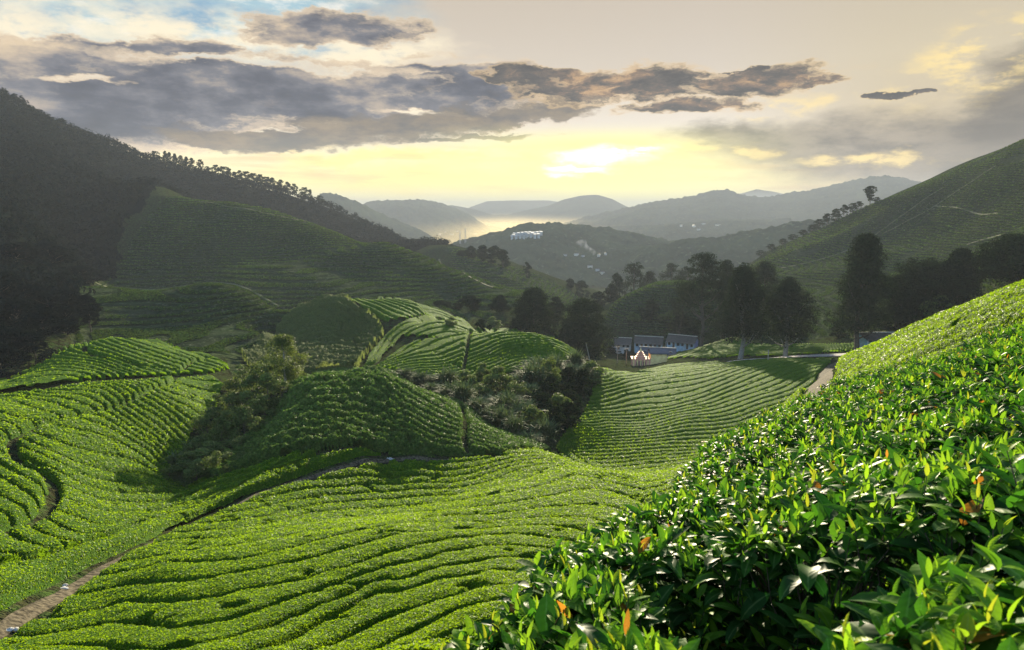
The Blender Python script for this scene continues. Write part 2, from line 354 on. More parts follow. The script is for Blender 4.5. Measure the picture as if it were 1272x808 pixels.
class MB:
    """collects boxes, tubes and prisms into one mesh"""
    def __init__(s): s.v = []; s.q = []; s.t = []
    def quad(s, *p):
        n = len(s.v); s.v += [tuple(x) for x in p]; s.q.append((n, n + 1, n + 2, n + 3)) if len(p) == 4 else s.t.append((n, n + 1, n + 2))
    def box(s, x0, x1, y0, y1, z0, z1):
        n = len(s.v); s.v += [(x, y, z) for z in (z0, z1) for y in (y0, y1) for x in (x0, x1)]
        s.q += [tuple(n + k for k in f) for f in ((0, 2, 3, 1), (4, 5, 7, 6), (0, 1, 5, 4), (2, 6, 7, 3), (0, 4, 6, 2), (1, 3, 7, 5))]
        return s
    def tube(s, path, rad, seg=6, cap=True):
        P = np.array(path, float); n0 = len(s.v); m = len(P)
        rad = np.broadcast_to(rad, (m,)) if np.ndim(rad) else np.full(m, rad)
        for i in range(m):
            d = P[min(i + 1, m - 1)] - P[max(i - 1, 0)]; d /= np.linalg.norm(d) + 1e-9
            u = np.cross(d, (0, 0, 1) if abs(d[2]) < .9 else (1, 0, 0)); u /= np.linalg.norm(u); w = np.cross(d, u)
            for k in range(seg):
                t = 2 * math.pi * k / seg; s.v.append(tuple(P[i] + rad[i] * (u * math.cos(t) + w * math.sin(t))))
        for i in range(m - 1):
            for k in range(seg):
                a = n0 + i * seg + k; b = n0 + i * seg + (k + 1) % seg; s.q.append((a, b, b + seg, a + seg))
        return s
    def build(s, name, mat, parent=None, smooth=False):
        F = []
        if s.q: F.append(np.array(s.q))
        if s.t: F.append(np.array(s.t))
        return link(name, mesh_np(name, s.v, F, [mat], smooth=smooth), parent)

# ------------------------------------------------------------------ materials
def mat(name):
    m = bpy.data.materials.new(name); m.use_nodes = True; T = NT(m.node_tree); T.n.clear()
    out = T.new('ShaderNodeOutputMaterial'); return m, T, out
def pos(T):
    return T.new('ShaderNodeNewGeometry').outputs['Position']
def obj_c(T): return T.new('ShaderNodeTexCoord').outputs['Object']
def attr(T, n):
    a = T.new('ShaderNodeAttribute'); a.attribute_name = n; return a.outputs['Fac']
def bump(T, h, dist=.05, strength=.6):
    b = T.new('ShaderNodeBump'); T.put(b.inputs['Height'], h); b.inputs['Distance'].default_value = dist; b.inputs['Strength'].default_value = strength
    return b.outputs[0]
def principled(T, out, col, rough=.8, spec=.3, normal=None, **kw):
    p = T.new('ShaderNodeBsdfPrincipled'); T.put(p.inputs['Base Color'], col); T.put(p.inputs['Roughness'], rough)
    p.inputs['Specular IOR Level'].default_value = spec
    if normal is not None: T.l.new(normal, p.inputs['Normal'])
    for k, v in kw.items(): T.put(p.inputs[k], v)
    if out: T.l.new(p.outputs[0], out.inputs[0])
    return p
def leafy(T, out, col, trans, tw=.4, rough=.5, spec=.4, normal=None):
    p = principled(T, None, col, rough, spec, normal); t = T.new('ShaderNodeBsdfTranslucent'); T.put(t.inputs[0], trans)
    if normal is not None: T.l.new(normal, t.inputs['Normal'])
    mx = T.new('ShaderNodeMixShader'); mx.inputs[0].default_value = tw
    T.l.new(p.outputs[0], mx.inputs[1]); T.l.new(t.outputs[0], mx.inputs[2]); T.l.new(mx.outputs[0], out.inputs[0])
M = {}
def simple(name, col, rough=.8, spec=.3, nscale=3.0, var=.35, bumpd=0.0, metallic=0.0):
    m, T, out = mat(name); P = obj_c(T); n = T.noise(P, nscale, 5)
    c = T.mix(T.rng(n, .3, .7), tuple(x * (1 - var) for x in col), tuple(min(1, x * (1 + var)) for x in col))
    principled(T, out, c, rough, spec, bump(T, n, bumpd) if bumpd else None, Metallic=metallic); M[name] = m; return m
# clipped tea: the canopy between the leaf cards
def tea_mat(name, deep, mid, young, far=False):
    m, T, out = mat(name); P = pos(T)
    n1 = T.noise(P, 7.0, 4, .6); n2 = T.noise(P, .35, 3); n3 = T.noise(P, 24.0, 3, .7)
    c = T.mix(T.rng(n1, .35, .65), deep, mid)
    c = T.mix(T.m('MULTIPLY', T.rng(n3, .5, .66), T.rng(n2, .25, .7, .35, 1)), c, young)
    leafy(T, out, c, tuple(x * 1.3 for x in young), .30, .85, .04, bump(T, T.m('ADD', n1, T.m('MULTIPLY', n3, .6)), .16, .9)); M[name] = m
tea_mat('tea_canopy', (.016, .050, .004), (.052, .135, .006), (.150, .275, .008))
tea_mat('tea_rough', (.024, .052, .010), (.070, .125, .022), (.150, .230, .036))
def card_mat(name, dark, light, trans, tw=.4, rough=.45, spec=.5):
    m, T, out = mat(name); t = attr(T, 'tint'); c = T.mix(t, dark, light)
    leafy(T, out, c, T.mix(t, tuple(x * .7 for x in trans), trans), tw, rough, spec); M[name] = m
card_mat('tea_leaf_small', (.024, .075, .008), (.160, .300, .009), (.280, .430, .006), .44, .5, .07)
card_mat('tea_leaf_rough', (.034, .070, .014), (.150, .225, .040), (.110, .200, .030), .30, .6, .06)
card_mat('tree_leaf', (.009, .014, .007), (.026, .038, .014), (.030, .050, .012), .12, .8, .0)
card_mat('tree_leaf_light', (.020, .036, .010), (.110, .155, .030), (.160, .210, .030), .35, .6, .1)
card_mat('hill_leaf', (.014, .030, .009), (.095, .155, .036), (.120, .190, .025), .15, .9, .0)
card_mat('shrub_leaf', (.026, .046, .012), (.115, .165, .040), (.140, .190, .035), .30, .6, .08)
card_mat('reed_leaf', (.040, .060, .024), (.115, .155, .055), (.100, .140, .040), .20, .7, .08)
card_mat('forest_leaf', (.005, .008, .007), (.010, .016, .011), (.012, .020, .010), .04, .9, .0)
simple('bark', (.075, .060, .045), .9, .2, 6, .4, .05)
simple('pale_bark', (.22, .20, .16), .85, .2, 6, .4, .03)
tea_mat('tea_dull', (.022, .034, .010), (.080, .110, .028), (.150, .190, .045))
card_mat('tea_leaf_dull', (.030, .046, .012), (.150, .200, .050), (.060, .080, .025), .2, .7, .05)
def ground_mat():
    m, T, out = mat('ground'); P = pos(T)
    n1 = T.noise(P, 1.2, 6, .6); n2 = T.noise(P, .06, 5, .6); n3 = T.noise(P, .9, 4, .7)
    soil = T.mix(T.rng(n1, .35, .65), (.020, .022, .011), (.046, .044, .024))
    soil = T.mix(T.rng(n1, .45, .62), soil, (.035, .060, .016))
    # far tea slopes: fine contour stripes with scattered pale scrub
    sx = T.new('ShaderNodeSeparateXYZ'); T.l.new(P, sx.inputs[0])
    st = T.m('SINE', T.m('ADD', T.m('MULTIPLY', sx.outputs[2], 8.0), T.m('MULTIPLY', n2, 18.0)))
    tea = T.mix(T.rng(st, -.4, .9), (.014, .024, .010), (.034, .052, .019))
    tea = T.mix(T.rng(n3, .52, .66), tea, (.095, .110, .066)); tea = T.mix(T.rng(n2, .35, .7, 0, .7), tea, (.040, .050, .026))
    bare = T.mix(T.rng(n3, .35, .6), (.030, .028, .019), (.058, .050, .034))
    c = T.mix(attr(T, 'tea'), soil, tea); c = T.mix(attr(T, 'bare'), c, bare)
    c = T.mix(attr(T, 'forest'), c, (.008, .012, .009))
    h = T.m('ADD', T.m('MULTIPLY', n3, 1.0), T.m('MULTIPLY', T.m('MULTIPLY', st, .30), attr(T, 'tea')))
    principled(T, out, c, 1.0, .0, bump(T, h, 1.3, 1.0)); M['ground'] = m
ground_mat()
simple('dirt', (.066, .056, .036), .95, .05, 5.0, .75, .10)
simple('lit_ridge_tint', (.075, .085, .040), .95, .05, 2, .4, .03)  # pale tint that paints light along the hill ridges
simple('road', (.250, .240, .215), .9, .1, 3.0, .35, .02)

# ------------------------------------------------------------------ region masks from outlines in the photograph, laid on the ground
def poly_mask(A, L, poly):
    P = np.array(poly); ins = np.zeros(A.shape, bool); n = len(P)
    for i in range(n):
        x0, y0 = P[i]; x1, y1 = P[(i + 1) % n]
        if y0 == y1: continue
        c = ((y0 > L) != (y1 > L)) & (A < (x1 - x0) * (L - y0) / (y1 - y0) + x0); ins ^= c
    return ins
def proj_poly(txt):
    out = []
    for tok in txt.split('|'):
        q = [float(t) for t in tok.split()]
        out.append((float(pas(q[0], q[1])[0]), math.log(q[2])) if len(q) == 3 else hal(q[0], q[1]))
    return out

# ------------------------------------------------------------------ ground: one sheet from the camera's feet past the near hills
def polar(a0, a1, na, l0, l1, nl):
    A, L = np.meshgrid(np.linspace(a0, a1, na), np.linspace(l0, l1, nl), indexing='ij'); return A, L
def grid_faces(na, nl, wrap=False):
    i = np.arange(na if wrap else na - 1)[:, None]; j = np.arange(nl - 1)[None, :]
    a = i * nl + j; b = ((i + 1) % na) * nl + j
    return np.stack([a, b, b + 1, a + 1], -1).reshape(-1, 4)
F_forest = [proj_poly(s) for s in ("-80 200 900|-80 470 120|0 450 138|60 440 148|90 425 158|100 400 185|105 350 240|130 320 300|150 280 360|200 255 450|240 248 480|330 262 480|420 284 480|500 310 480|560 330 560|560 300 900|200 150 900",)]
F_bare = [proj_poly(s) for s in ("335 425|365 392|400 376|430 375|470 400|470 425|450 450|445 462|400 466|380 470|350 455|310 445|330 430",)]
F_tea = [proj_poly(s) for s in ("20 455 138|95 438 146|102 350 235|150 300 330|240 249 450|420 284 400|560 333 310|700 385 265|740 405 300|600 405 220|540 398 190|380 380 190|335 430 135|322 462 112|290 462 112|285 452 128|220 428 140|150 416 145|100 424 142|60 438 140",
   "750 405 280|760 360 300|950 310 500|1000 280 500|1340 100 560|1340 330 175|1100 400 200|900 400 240", "560 320 500|760 390 400|700 400 270|560 330 330")]
def soft(mask, A, L): return mask.astype(np.float32)
def build_ground():
    l0, l1, nl = math.log(.8), math.log(1800), 900; na = 1400
    az = np.unique(np.r_[np.linspace(-math.pi, R(-44), 60), np.linspace(R(-44), R(44), na), np.linspace(R(44), math.pi, 60)[:-1]])
    lr = np.linspace(l0, l1, nl); A, L = np.meshgrid(az, lr, indexing='ij'); r = np.exp(L); x = r * np.sin(A); y = r * np.cos(A)
    # outside the view the sheet settles onto the same datum all round
    z = ZC + r * slope(A, L) + terr_noise(x, y, r)
    V = np.stack([x, y, z], -1).reshape(-1, 3)
    jx = A + fbm(x / 12, y / 12, 3, 3) * .012; jl = L + fbm(x / 12, y / 12, 3, 4) * .03
    at_ = {}
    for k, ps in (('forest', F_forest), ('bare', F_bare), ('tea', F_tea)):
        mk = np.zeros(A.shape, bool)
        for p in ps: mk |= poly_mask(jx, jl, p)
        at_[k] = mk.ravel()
    o = link('ground', mesh_np('ground', V, grid_faces(len(az), nl, True), [M['ground']], at_)); tag(o, kind='structure')
    # low land out to the horizon
    A, L = polar(-math.pi, math.pi, 97, math.log(1500), math.log(26000), 30)
    V = np.stack([np.exp(L) * np.sin(A), np.exp(L) * np.cos(A), np.full(A.shape, ZC - 118.0)], -1).reshape(-1, 3)
    o = link('valley_floor', mesh_np('valley_floor', V, grid_faces(97, 30), [M['ground']], {'tea': np.full(len(V), .5)})); tag(o, kind='structure')
build_ground()
# ------------------------------------------------------------------ tea: hedge rows as contour bands of a field traced from the photograph
# region: (outline, traces "value: x y, x y ...", row height, groove half width, leafy?)
REG = {}
REG['front'] = dict(place='on the big slope', mark='row below the dirt path', H=.70, g=.13, poly=
 "0 797|40 771|100 734|160 700|215 670|300 633|350 613|400 597|450 582|490 577|560 575|620 571|690 568|712 566|745 582|780 598|800 612 40|812 640 26|790 700 17|760 808 8|500 808 7.5|200 900 8|-60 900 9|-60 830", tr="""
0: 526 573, 570 570, 620 566, 690 560 72, 760 590 66, 830 640 56
1: 470 582, 526 581, 600 578, 660 568
2: 400 592, 460 590, 526 589, 600 586, 660 575
4: 300 634, 350 622, 400 613, 460 607, 526 605, 600 598, 640 585, 700 571
5: 300 645, 350 633, 440 622, 526 614, 600 608, 675 583, 726 577, 751 590, 776 604
6: 300 656, 360 643, 440 630, 526 624, 600 616, 675 596, 730 590, 780 608
7: 300 667, 380 648, 450 640, 526 634, 600 627, 675 611, 738 603, 789 616, 850 690 30
8: 216 682, 260 680, 319 675, 380 662, 450 651, 526 645, 620 638, 700 622, 760 620
9: 157 711, 219 700, 300 689, 351 680, 430 668, 526 656, 620 650, 700 640, 760 640
10: 108 729, 160 724, 221 713, 300 708, 351 698, 411 682, 496 664, 600 660, 700 655
11: 72 754, 129 749, 185 740, 247 738, 300 727, 351 717, 408 703, 460 689, 506 677, 557 673, 619 668, 700 668
12: 33 785, 103 778, 154 765, 232 765, 300 752, 377 737, 444 717, 520 695, 600 682, 680 682
13: 26 807, 103 798, 180 794, 232 799, 319 780, 400 750, 480 722, 560 702, 640 696
14: 180 830, 260 822, 340 800, 420 765, 500 740, 580 720, 650 712
15: 330 830, 408 790, 470 755, 550 738, 640 728
16: 430 815, 500 780, 570 760, 640 750
17: 500 820, 570 785, 640 772
""")
REG['verge'] = dict(place='along the left side of the dirt path', mark='row towards the path', H=.78, g=.14, mul=.42, poly=
 "-170 760 40|0 711|50 704|100 688|140 674|200 652|247 638|300 610|350 589|400 572|440 562|472 563|478 567|440 578|400 587|350 604|300 621|262 638|215 658|160 686|120 706|100 718|60 740|0 772|-160 850", tr="""
0: 0 711, 50 704, 100 688, 140 674, 200 652, 247 638, 300 610, 350 589, 400 572, 440 562
1: 0 731, 50 718, 100 699, 150 678, 205 656, 255 637, 305 613, 355 592, 410 575
2: 0 750, 50 732, 100 710, 160 681, 215 656, 262 637
3: 0 768, 50 746, 100 719, 160 688, 215 661, 262 641, 300 623, 350 606, 400 589
""")
REG['bowl'] = dict(place='in the left hollow', mark='row down from its top', H=.80, g=.15, poly=
 "-160 515 72|0 497|60 490|125 480|180 477|226 474|262 472|280 483|272 497|262 520|240 540|232 560|222 580|212 600|235 606|265 603|300 592|335 580|380 568|430 560|470 566|440 577|400 587|350 604|300 621|262 638|215 658|160 686|120 706|100 718|60 740|0 772|-160 850", tr="""
-16: 215 482, 250 488, 275 492
-14: 201 490, 240 503, 262 512
-12: 189 496, 226 520, 244 533
-9: 163 506, 201 526, 226 551, 236 560
-6: 141 516, 176 541, 214 571
-3: 100 526, 141 541, 191 571, 205 590
-8: 0 485, 60 488, 130 489
-4: 0 500, 25 500, 75 511, 98 522
-2: 0 522, 40 531
0: 0 543, 23 551, 75 576, 141 597, 200 605, 250 602
1.5: 0 556, 30 570, 75 591, 144 614, 200 617, 250 610, 320 590
3: 0 568, 20 584, 66 605, 98 620, 144 632, 190 633, 242 620, 300 603, 360 580
4: 0 585, 30 603, 64 625, 100 636, 144 648, 200 642, 250 628, 300 611, 380 582
5: 0 603, 40 625, 60 640, 100 652, 144 662, 200 655, 250 638, 310 614, 390 583
6: 0 627, 40 648, 80 664, 110 676, 140 674, 200 663, 260 641, 330 612, 400 583
7: 0 650, 40 668, 80 684, 110 688, 140 679, 200 666, 265 645, 340 613
8: 0 672, 40 688, 70 698, 100 694, 129 684, 190 663, 247 650
9: 0 700, 40 708, 77 706, 110 694, 150 684
10: 0 718, 36 714, 64 713, 110 699
11: 0 733, 33 725, 70 716
12: 0 748, 33 736, 60 728
""", cuts=["96 522|50 533|15 551|15 563|23 580|62 600|68 615|62 633|49 649|33 659|0 668", "96 522|140 512|175 496|205 482|232 472"])
REG['knoll'] = dict(place='on the left knoll', mark='row down from its top', H=.80, g=.22, poly=
 "-160 505 92|0 492|60 482|125 473|176 470|226 467|262 465|287 459|262 446|222 434|180 423|140 421|100 430|62 444|40 458|20 470|-160 500 115", tr="""
0: 140 422, 176 425, 226 438, 284 459
2: 118 425, 168 430, 226 448, 274 462
4: 100 429, 160 436, 226 458, 262 466
6: 82 434, 140 440, 200 460
8: 70 440, 120 445, 180 464
10: 56 449, 100 450, 150 463, 170 470
12: 45 457, 80 455, 120 458, 150 470
14: 30 470, 60 463, 100 464, 130 474
16: 5 487, 40 475, 80 472, 110 476
""", cuts=["113 425|105 440|120 447|150 452|175 460|200 462|226 464|240 452|262 448"])
REG['mound'] = dict(place='on the middle mound', mark='row down from its crest', H=.9, g=.22, rough=True, poly=
 "380 474|400 466|450 462|482 464|511 481|551 496|600 527|640 547|690 563|640 567|560 571|500 571|478 568|470 563|430 557|390 565|340 576|300 590|265 603|250 600|290 570|330 530|360 495", tr="""
0: 440 465, 485 466, 511 481, 551 497, 619 537, 680 561
2: 400 472, 450 471, 490 483, 541 512, 600 540, 660 561
4: 388 486, 440 483, 480 490, 499 505, 541 528, 574 542, 620 555
6: 372 505, 430 500, 470 503, 491 521, 540 543, 575 551, 610 560
8: 355 530, 410 522, 450 521, 488 536, 520 548, 560 561
10: 338 555, 390 542, 440 539, 470 549, 515 562
12: 310 580, 350 568, 400 556, 440 553, 480 563
14: 270 602, 320 585, 380 571, 430 562
""", cuts=["574 510|578 530|576 548|580 565"])
REG['spur'] = dict(place='on the spur behind the mound', mark='row down from its crest', H=.8, g=.34, mul=.62, poly=
 "466 459|490 440|520 425|545 424|500 420|480 440|462 458|450 462|460 440|478 420|505 401|540 398|590 413|612 410|650 412|690 420|722 441|715 448|690 458|640 462|618 470|580 488|540 470|500 464", tr="""
0: 466 458, 506 443, 544 425, 587 418, 622 410, 680 417, 722 440
3: 468 460, 544 446, 592 425, 635 416, 685 423, 718 441
7: 490 462, 550 455, 595 440, 625 427, 665 424, 705 436
11: 520 465, 575 458, 610 445, 635 434, 670 431, 705 441
15: 560 470, 600 456, 632 443, 665 439, 700 446
19: 580 480, 618 462, 650 450, 695 452
-3: 462 456, 500 432, 545 412, 600 412
-6: 460 454, 490 425, 540 402, 590 413
""", cuts=["585 413|580 440|575 462", "560 455|590 464|620 466"])
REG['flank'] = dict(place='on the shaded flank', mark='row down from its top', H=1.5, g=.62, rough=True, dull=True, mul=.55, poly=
 "322 430|345 408|368 388|400 375|432 375|455 390|470 402|478 418|458 440|448 452|445 462|420 465|392 470|372 474|350 474 100|310 452 118|300 446 130", tr="""
0: 368 389, 400 377, 432 377, 455 391
4: 345 408, 380 398, 420 393, 470 404
8: 330 426, 370 414, 420 408, 472 414
12: 320 440, 370 428, 420 422, 465 427
16: 318 450, 370 442, 420 436, 455 440
20: 350 458, 400 450, 448 450
""")
REG['ridge'] = dict(place='on the farther bare-sided ridge', mark='row from its bare side', H=.8, g=.30, mul=.8, poly=
 "432 374|470 371|500 373|540 384|566 397|530 396|505 398|480 402|466 396|450 384", tr="""
0: 440 374, 470 386, 490 398
3: 462 372, 495 384, 520 397
6: 485 373, 520 384, 548 396
9: 505 376, 540 388, 560 396
""")
REG['field'] = dict(place='in the broad right field', mark='row down from the lane', H=.75, g=.20, mul=.8, poly=
 "745 470 155|776 464|826 456|870 452|930 450|1000 448|1036 446|1022 462|1010 485|1000 505|1040 530 50|960 640 20|900 660 18|840 640 20|790 612 40|760 592 60|715 568 74|690 558|700 540|720 525|730 505|735 488|738 478", tr="""
0: 750 470, 776 463, 826 455, 902 450, 930 448
5: 735 490, 780 477, 830 469, 890 461, 930 453
9: 730 507, 775 496, 830 488, 880 478, 940 457, 1000 445
12: 725 519, 780 513, 826 509, 870 497, 920 476, 1000 452
16: 700 534, 751 526, 826 520, 900 503, 960 482, 1015 460
20: 690 548, 750 541, 826 533, 900 522, 960 502, 1000 486
25: 690 560, 760 553, 830 548, 900 542, 950 528
29: 715 568, 790 566, 850 562, 900 558
34: 745 588, 800 584, 850 578
38: 790 602, 840 596
""")
REG['plot'] = dict(place='in the plot beyond the road', mark='row from the houses', H=.75, g=.22, poly=
 "828 447|835 440|860 428|885 417 240|900 416 250|930 425 215|1000 426 205|1062 428 190|1060 437|1000 441|930 443|880 447", tr="""
0: 831 438, 885 415
5: 830 446, 865 434, 900 420, 960 424, 1040 427
8: 850 447, 920 434, 1000 431, 1050 431
12: 870 448, 930 440, 1000 437, 1040 436
""")
REG['shoulder'] = dict(place='on the right shoulder', mark='row down from its skyline', H=.8, g=.17, mul=.65, poly=
 "1046 444|1090 425|1130 405|1200 378|1272 350|1340 325 34|1360 400 7.5|1272 420 7.5|1200 440 7.5|1100 480 8|1040 520 12|1000 580 15|1000 540 30|1020 500 62|1032 470 68", tr="""
0: 1050 443, 1090 424, 1130 404, 1200 377, 1272 349
3: 1042 462, 1100 431, 1150 407, 1210 384, 1272 363
6: 1035 480, 1100 445, 1160 418, 1220 397, 1272 382
9: 1030 500, 1100 462, 1170 432, 1230 412
""")
A0, A1 = R(-43), R(39); NA = 1720; CL0, CL1 = math.log(5.7), math.log(270); NL = 1180
def polyline_xy(txt, rmax=1e9):
    out = []
    for t in txt.split('|'):
        q = [float(v) for v in t.split()]
        out.append(hit(q[0], q[1], rmax=rmax) if len(q) == 2 else at(q[0], q[2]))
    return np.array(out)
def seg_dist(x, y, P):
    d = np.full(x.shape, 1e9)
    for (x0, y0), (x1, y1) in zip(P[:-1, :2], P[1:, :2]):
        ux, uy = x1 - x0, y1 - y0; t = np.clip(((x - x0) * ux + (y - y0) * uy) / (ux * ux + uy * uy + 1e-9), 0, 1)
        d = np.minimum(d, np.hypot(x - x0 - t * ux, y - y0 - t * uy))
    return d
PATHS = dict(footpath=("-40 812|0 785|40 762|72 742|100 724|130 706|160 691|215 663|262 643|300 625|350 606|400 589|450 574|480 570|520 571|570 571|620 570", .5),
             lane=("735 452|750 459|785 464|805 464 165", 1.7), road=("905 451|940 447|980 444|1040 442|1085 440 175", 2.2), track=("1050 445|1035 455|1025 465|1018 478|1012 492|1005 505", 1.2))
PXY = {k: polyline_xy(v[0]) for k, v in PATHS.items()}
tea_leaf_jobs = []
ORD = lambda n: '%d%s' % (n, 'th' if 10 <= n % 100 <= 20 else {1: 'st', 2: 'nd', 3: 'rd'}.get(n % 10, 'th'))
def components(mask):
    """connected pieces of a 2D mask, by joining runs of neighbouring columns"""
    par = []
    def find(i):
        while par[i] != i: par[i] = par[par[i]]; i = par[i]
        return i
    runs = []; prev = []
    for i in range(mask.shape[0]):
        c = mask[i]; cur = []
        if c.any():
            d = np.diff(np.r_[0, c.astype(np.int8), 0]); st = np.nonzero(d == 1)[0]; en = np.nonzero(d == -1)[0]
            for s0, e0 in zip(st, en):
                k = len(par); par.append(k); cur.append((s0, e0, k)); runs.append((i, s0, e0, k))
                for (s1, e1, k1) in prev:
                    if s0 < e1 and s1 < e0: par[find(k)] = find(k1)
        prev = cur
    out = {}
    for i, s0, e0, k in runs: out.setdefault(find(k), []).append((i, s0, e0))
    return [(np.concatenate([np.full(e - s, i) for i, s, e in v]), np.concatenate([np.arange(s, e) for i, s, e in v])) for v in out.values()]
def build_tea():
    az = np.linspace(A0, A1, NA); lr = np.linspace(CL0, CL1, NL)
    A, L = np.meshgrid(az, lr, indexing='ij'); r = np.exp(L); x = r * np.sin(A); y = r * np.cos(A)
    gz = ZC + r * slope(A, L) + terr_noise(x, y, r)
    clump = fbm(x / .55, y / .55, 3, 21); big = fbm(x / 3.5, y / 3.5, 2, 29)
    pathd = np.full(A.shape, 1e9)
    for k, P in PXY.items(): pathd = np.minimum(pathd, seg_dist(x, y, P) - PATHS[k][1])
    taken = np.zeros(A.shape, bool)
    total = 0
    for name, g in REG.items():
        poly = proj_poly(g['poly']); mk = poly_mask(A, L, poly) & ~taken; taken |= mk
        pp, vv = [], []
        for ln in g['tr'].strip().split('\n'):
            v, ps = ln.split(':')
            for t in ps.split(','):
                q = [float(s) for s in t.split()]; pp.append(hal(q[0], q[1]) if len(q) == 2 else (float(pas(q[0], q[1])[0]), math.log(q[2]))); vv.append(float(v))
        P = np.array(poly); ia = (az > P[:, 0].min() - .02) & (az < P[:, 0].max() + .02); il = (lr > P[:, 1].min() - .02) & (lr < P[:, 1].max() + .02)
        ia = np.nonzero(ia)[0]; il = np.nonzero(il)[0]; sl = (slice(ia[0], ia[-1] + 1), slice(il[0], il[-1] + 1))
        t = TPS(pp, vv, 3e-4); a_, l_ = az[sl[0]], lr[sl[1]]
        G = Grid(t, a_[0], a_[-1], l_[0], l_[-1], max(60, len(a_) // 4), max(60, len(l_) // 4))
        a, l, rr = A[sl], L[sl], r[sl]; xx, yy, zz, m = x[sl], y[sl], gz[sl], mk[sl]
        f = G(a, l) * g.get('mul', 1.0) + .10 * fbm(xx / 5, yy / 5, 2, 40) + .03 * fbm(xx / 1.2, yy / 1.2, 2, 41)
        # the traces count grooves by eye: rescale nothing, a row is one unit wide
        fa = np.gradient(f, a_, axis=0) / rr; fl = np.gradient(f, l_, axis=1) / rr; gr = np.hypot(fa, fl) + 1e-6
        d = np.abs(f - np.round(f)) / gr                        # metres to the nearest groove
        edge = pathd[sl].copy()
        for c in g.get('cuts', []): edge = np.minimum(edge, seg_dist(xx, yy, polyline_xy(c)) - .22)
        w = g['g'] * (1 + .55 * big[sl]) * np.clip(.55 + .5 / gr / 1.6, .6, 1.25)
        prof = sst(d, w * .25, w * 1.0 + .16) * sst(edge, -.05, .38)
        # neighbouring rows have grown together in places, and single bushes leave gaps
        br = sst(fbm(xx / 4.5, yy / 4.5, 3, 83), .12, .42) * (.8 if name == 'front' else .55); br = np.where((rr < 17) & (name == 'front'), np.maximum(br, .45 * sst(fbm(xx / 2, yy / 2, 2, 85), -.2, .3)), br)
        if g.get('dull'): br = br * 0
        prof = np.maximum(prof, br * sst(edge, -.05, .38)) * (1 - .55 * sst(fbm(xx / 1.1, yy / 1.1, 2, 87), .52, .70))
        H = g['H'] * (1 + .10 * big[sl])
        round_ = 1 - .16 * np.clip(1 - d * gr * 2, 0, 1) ** 2
        amp = .075
        if g.get('rough'):
            rg = sst(a, *[float(pas(p, 500)[0]) for p in (545, 470)]) if not g.get('dull') else 1.0 + 0 * a; amp = .07 + .42 * rg; H = H * (1 + .25 * rg)
        canopy = zz - .12 + prof * (H * round_ + amp * (clump[sl] + (.8 * big[sl] if g.get('dull') else 0))) 
        rid = np.floor(f).astype(int); n1, n2 = f.shape
        qm = m[:-1, :-1] & m[1:, :-1] & m[1:, 1:] & m[:-1, 1:]; qid = rid[:-1, :-1]
        fq = grid_faces(n1, n2).reshape(n1 - 1, n2 - 1, 4)[qm]; ids = qid[qm]
        V = np.stack([xx, yy, canopy], -1).reshape(-1, 3)
        # thin slivers join the neighbouring row
        u, cnt = np.unique(ids, return_counts=True); small = cnt < 260; keep = u[~small]
        for k in u[small]: ids[ids == k] = keep[np.argmin(np.abs(keep - k))]
        idg = np.full(qm.shape, -9999); idg[qm] = ids; cellno = -np.ones(qm.shape, int); cellno[qm] = np.arange(len(fq))
        pieces = []
        for k in sorted(keep): pieces += [cellno[c] for c in components(idg == k) if len(c[0]) > 200]
        print('REG', name, 'cells', int(m.sum()), 'rows', len(pieces), 'spacing m', np.round(np.percentile(1 / gr[m], [10, 50, 90]), 2), 'f', np.round(np.percentile(f[m], [2, 98]), 1))
        for n, sel in enumerate(pieces):
            q = fq[sel]; vi, inv = np.unique(q, return_inverse=True)
            v = V[vi]; me_a = v.mean(0); loc = (float(me_a[0]), float(me_a[1]), float(v[:, 2].min()))
            rough = g.get('rough', False)
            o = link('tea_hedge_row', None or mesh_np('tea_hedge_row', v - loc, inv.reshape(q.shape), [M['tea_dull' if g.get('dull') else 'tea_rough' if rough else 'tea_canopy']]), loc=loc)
            kind = 'shaggy' if rough else 'clipped'; rough = 2 if g.get('dull') else rough
            tag(o, '%s tea hedge %s, %s %s' % (kind, g['place'], ORD(n + 1), g['mark']), 'tea hedge', 'tea hedge rows ' + g['place'])
            tea_leaf_jobs.append((o, V, q, loc, prof.ravel(), rr.ravel(), rough)); total += 1
    print('tea rows', total)
build_tea()

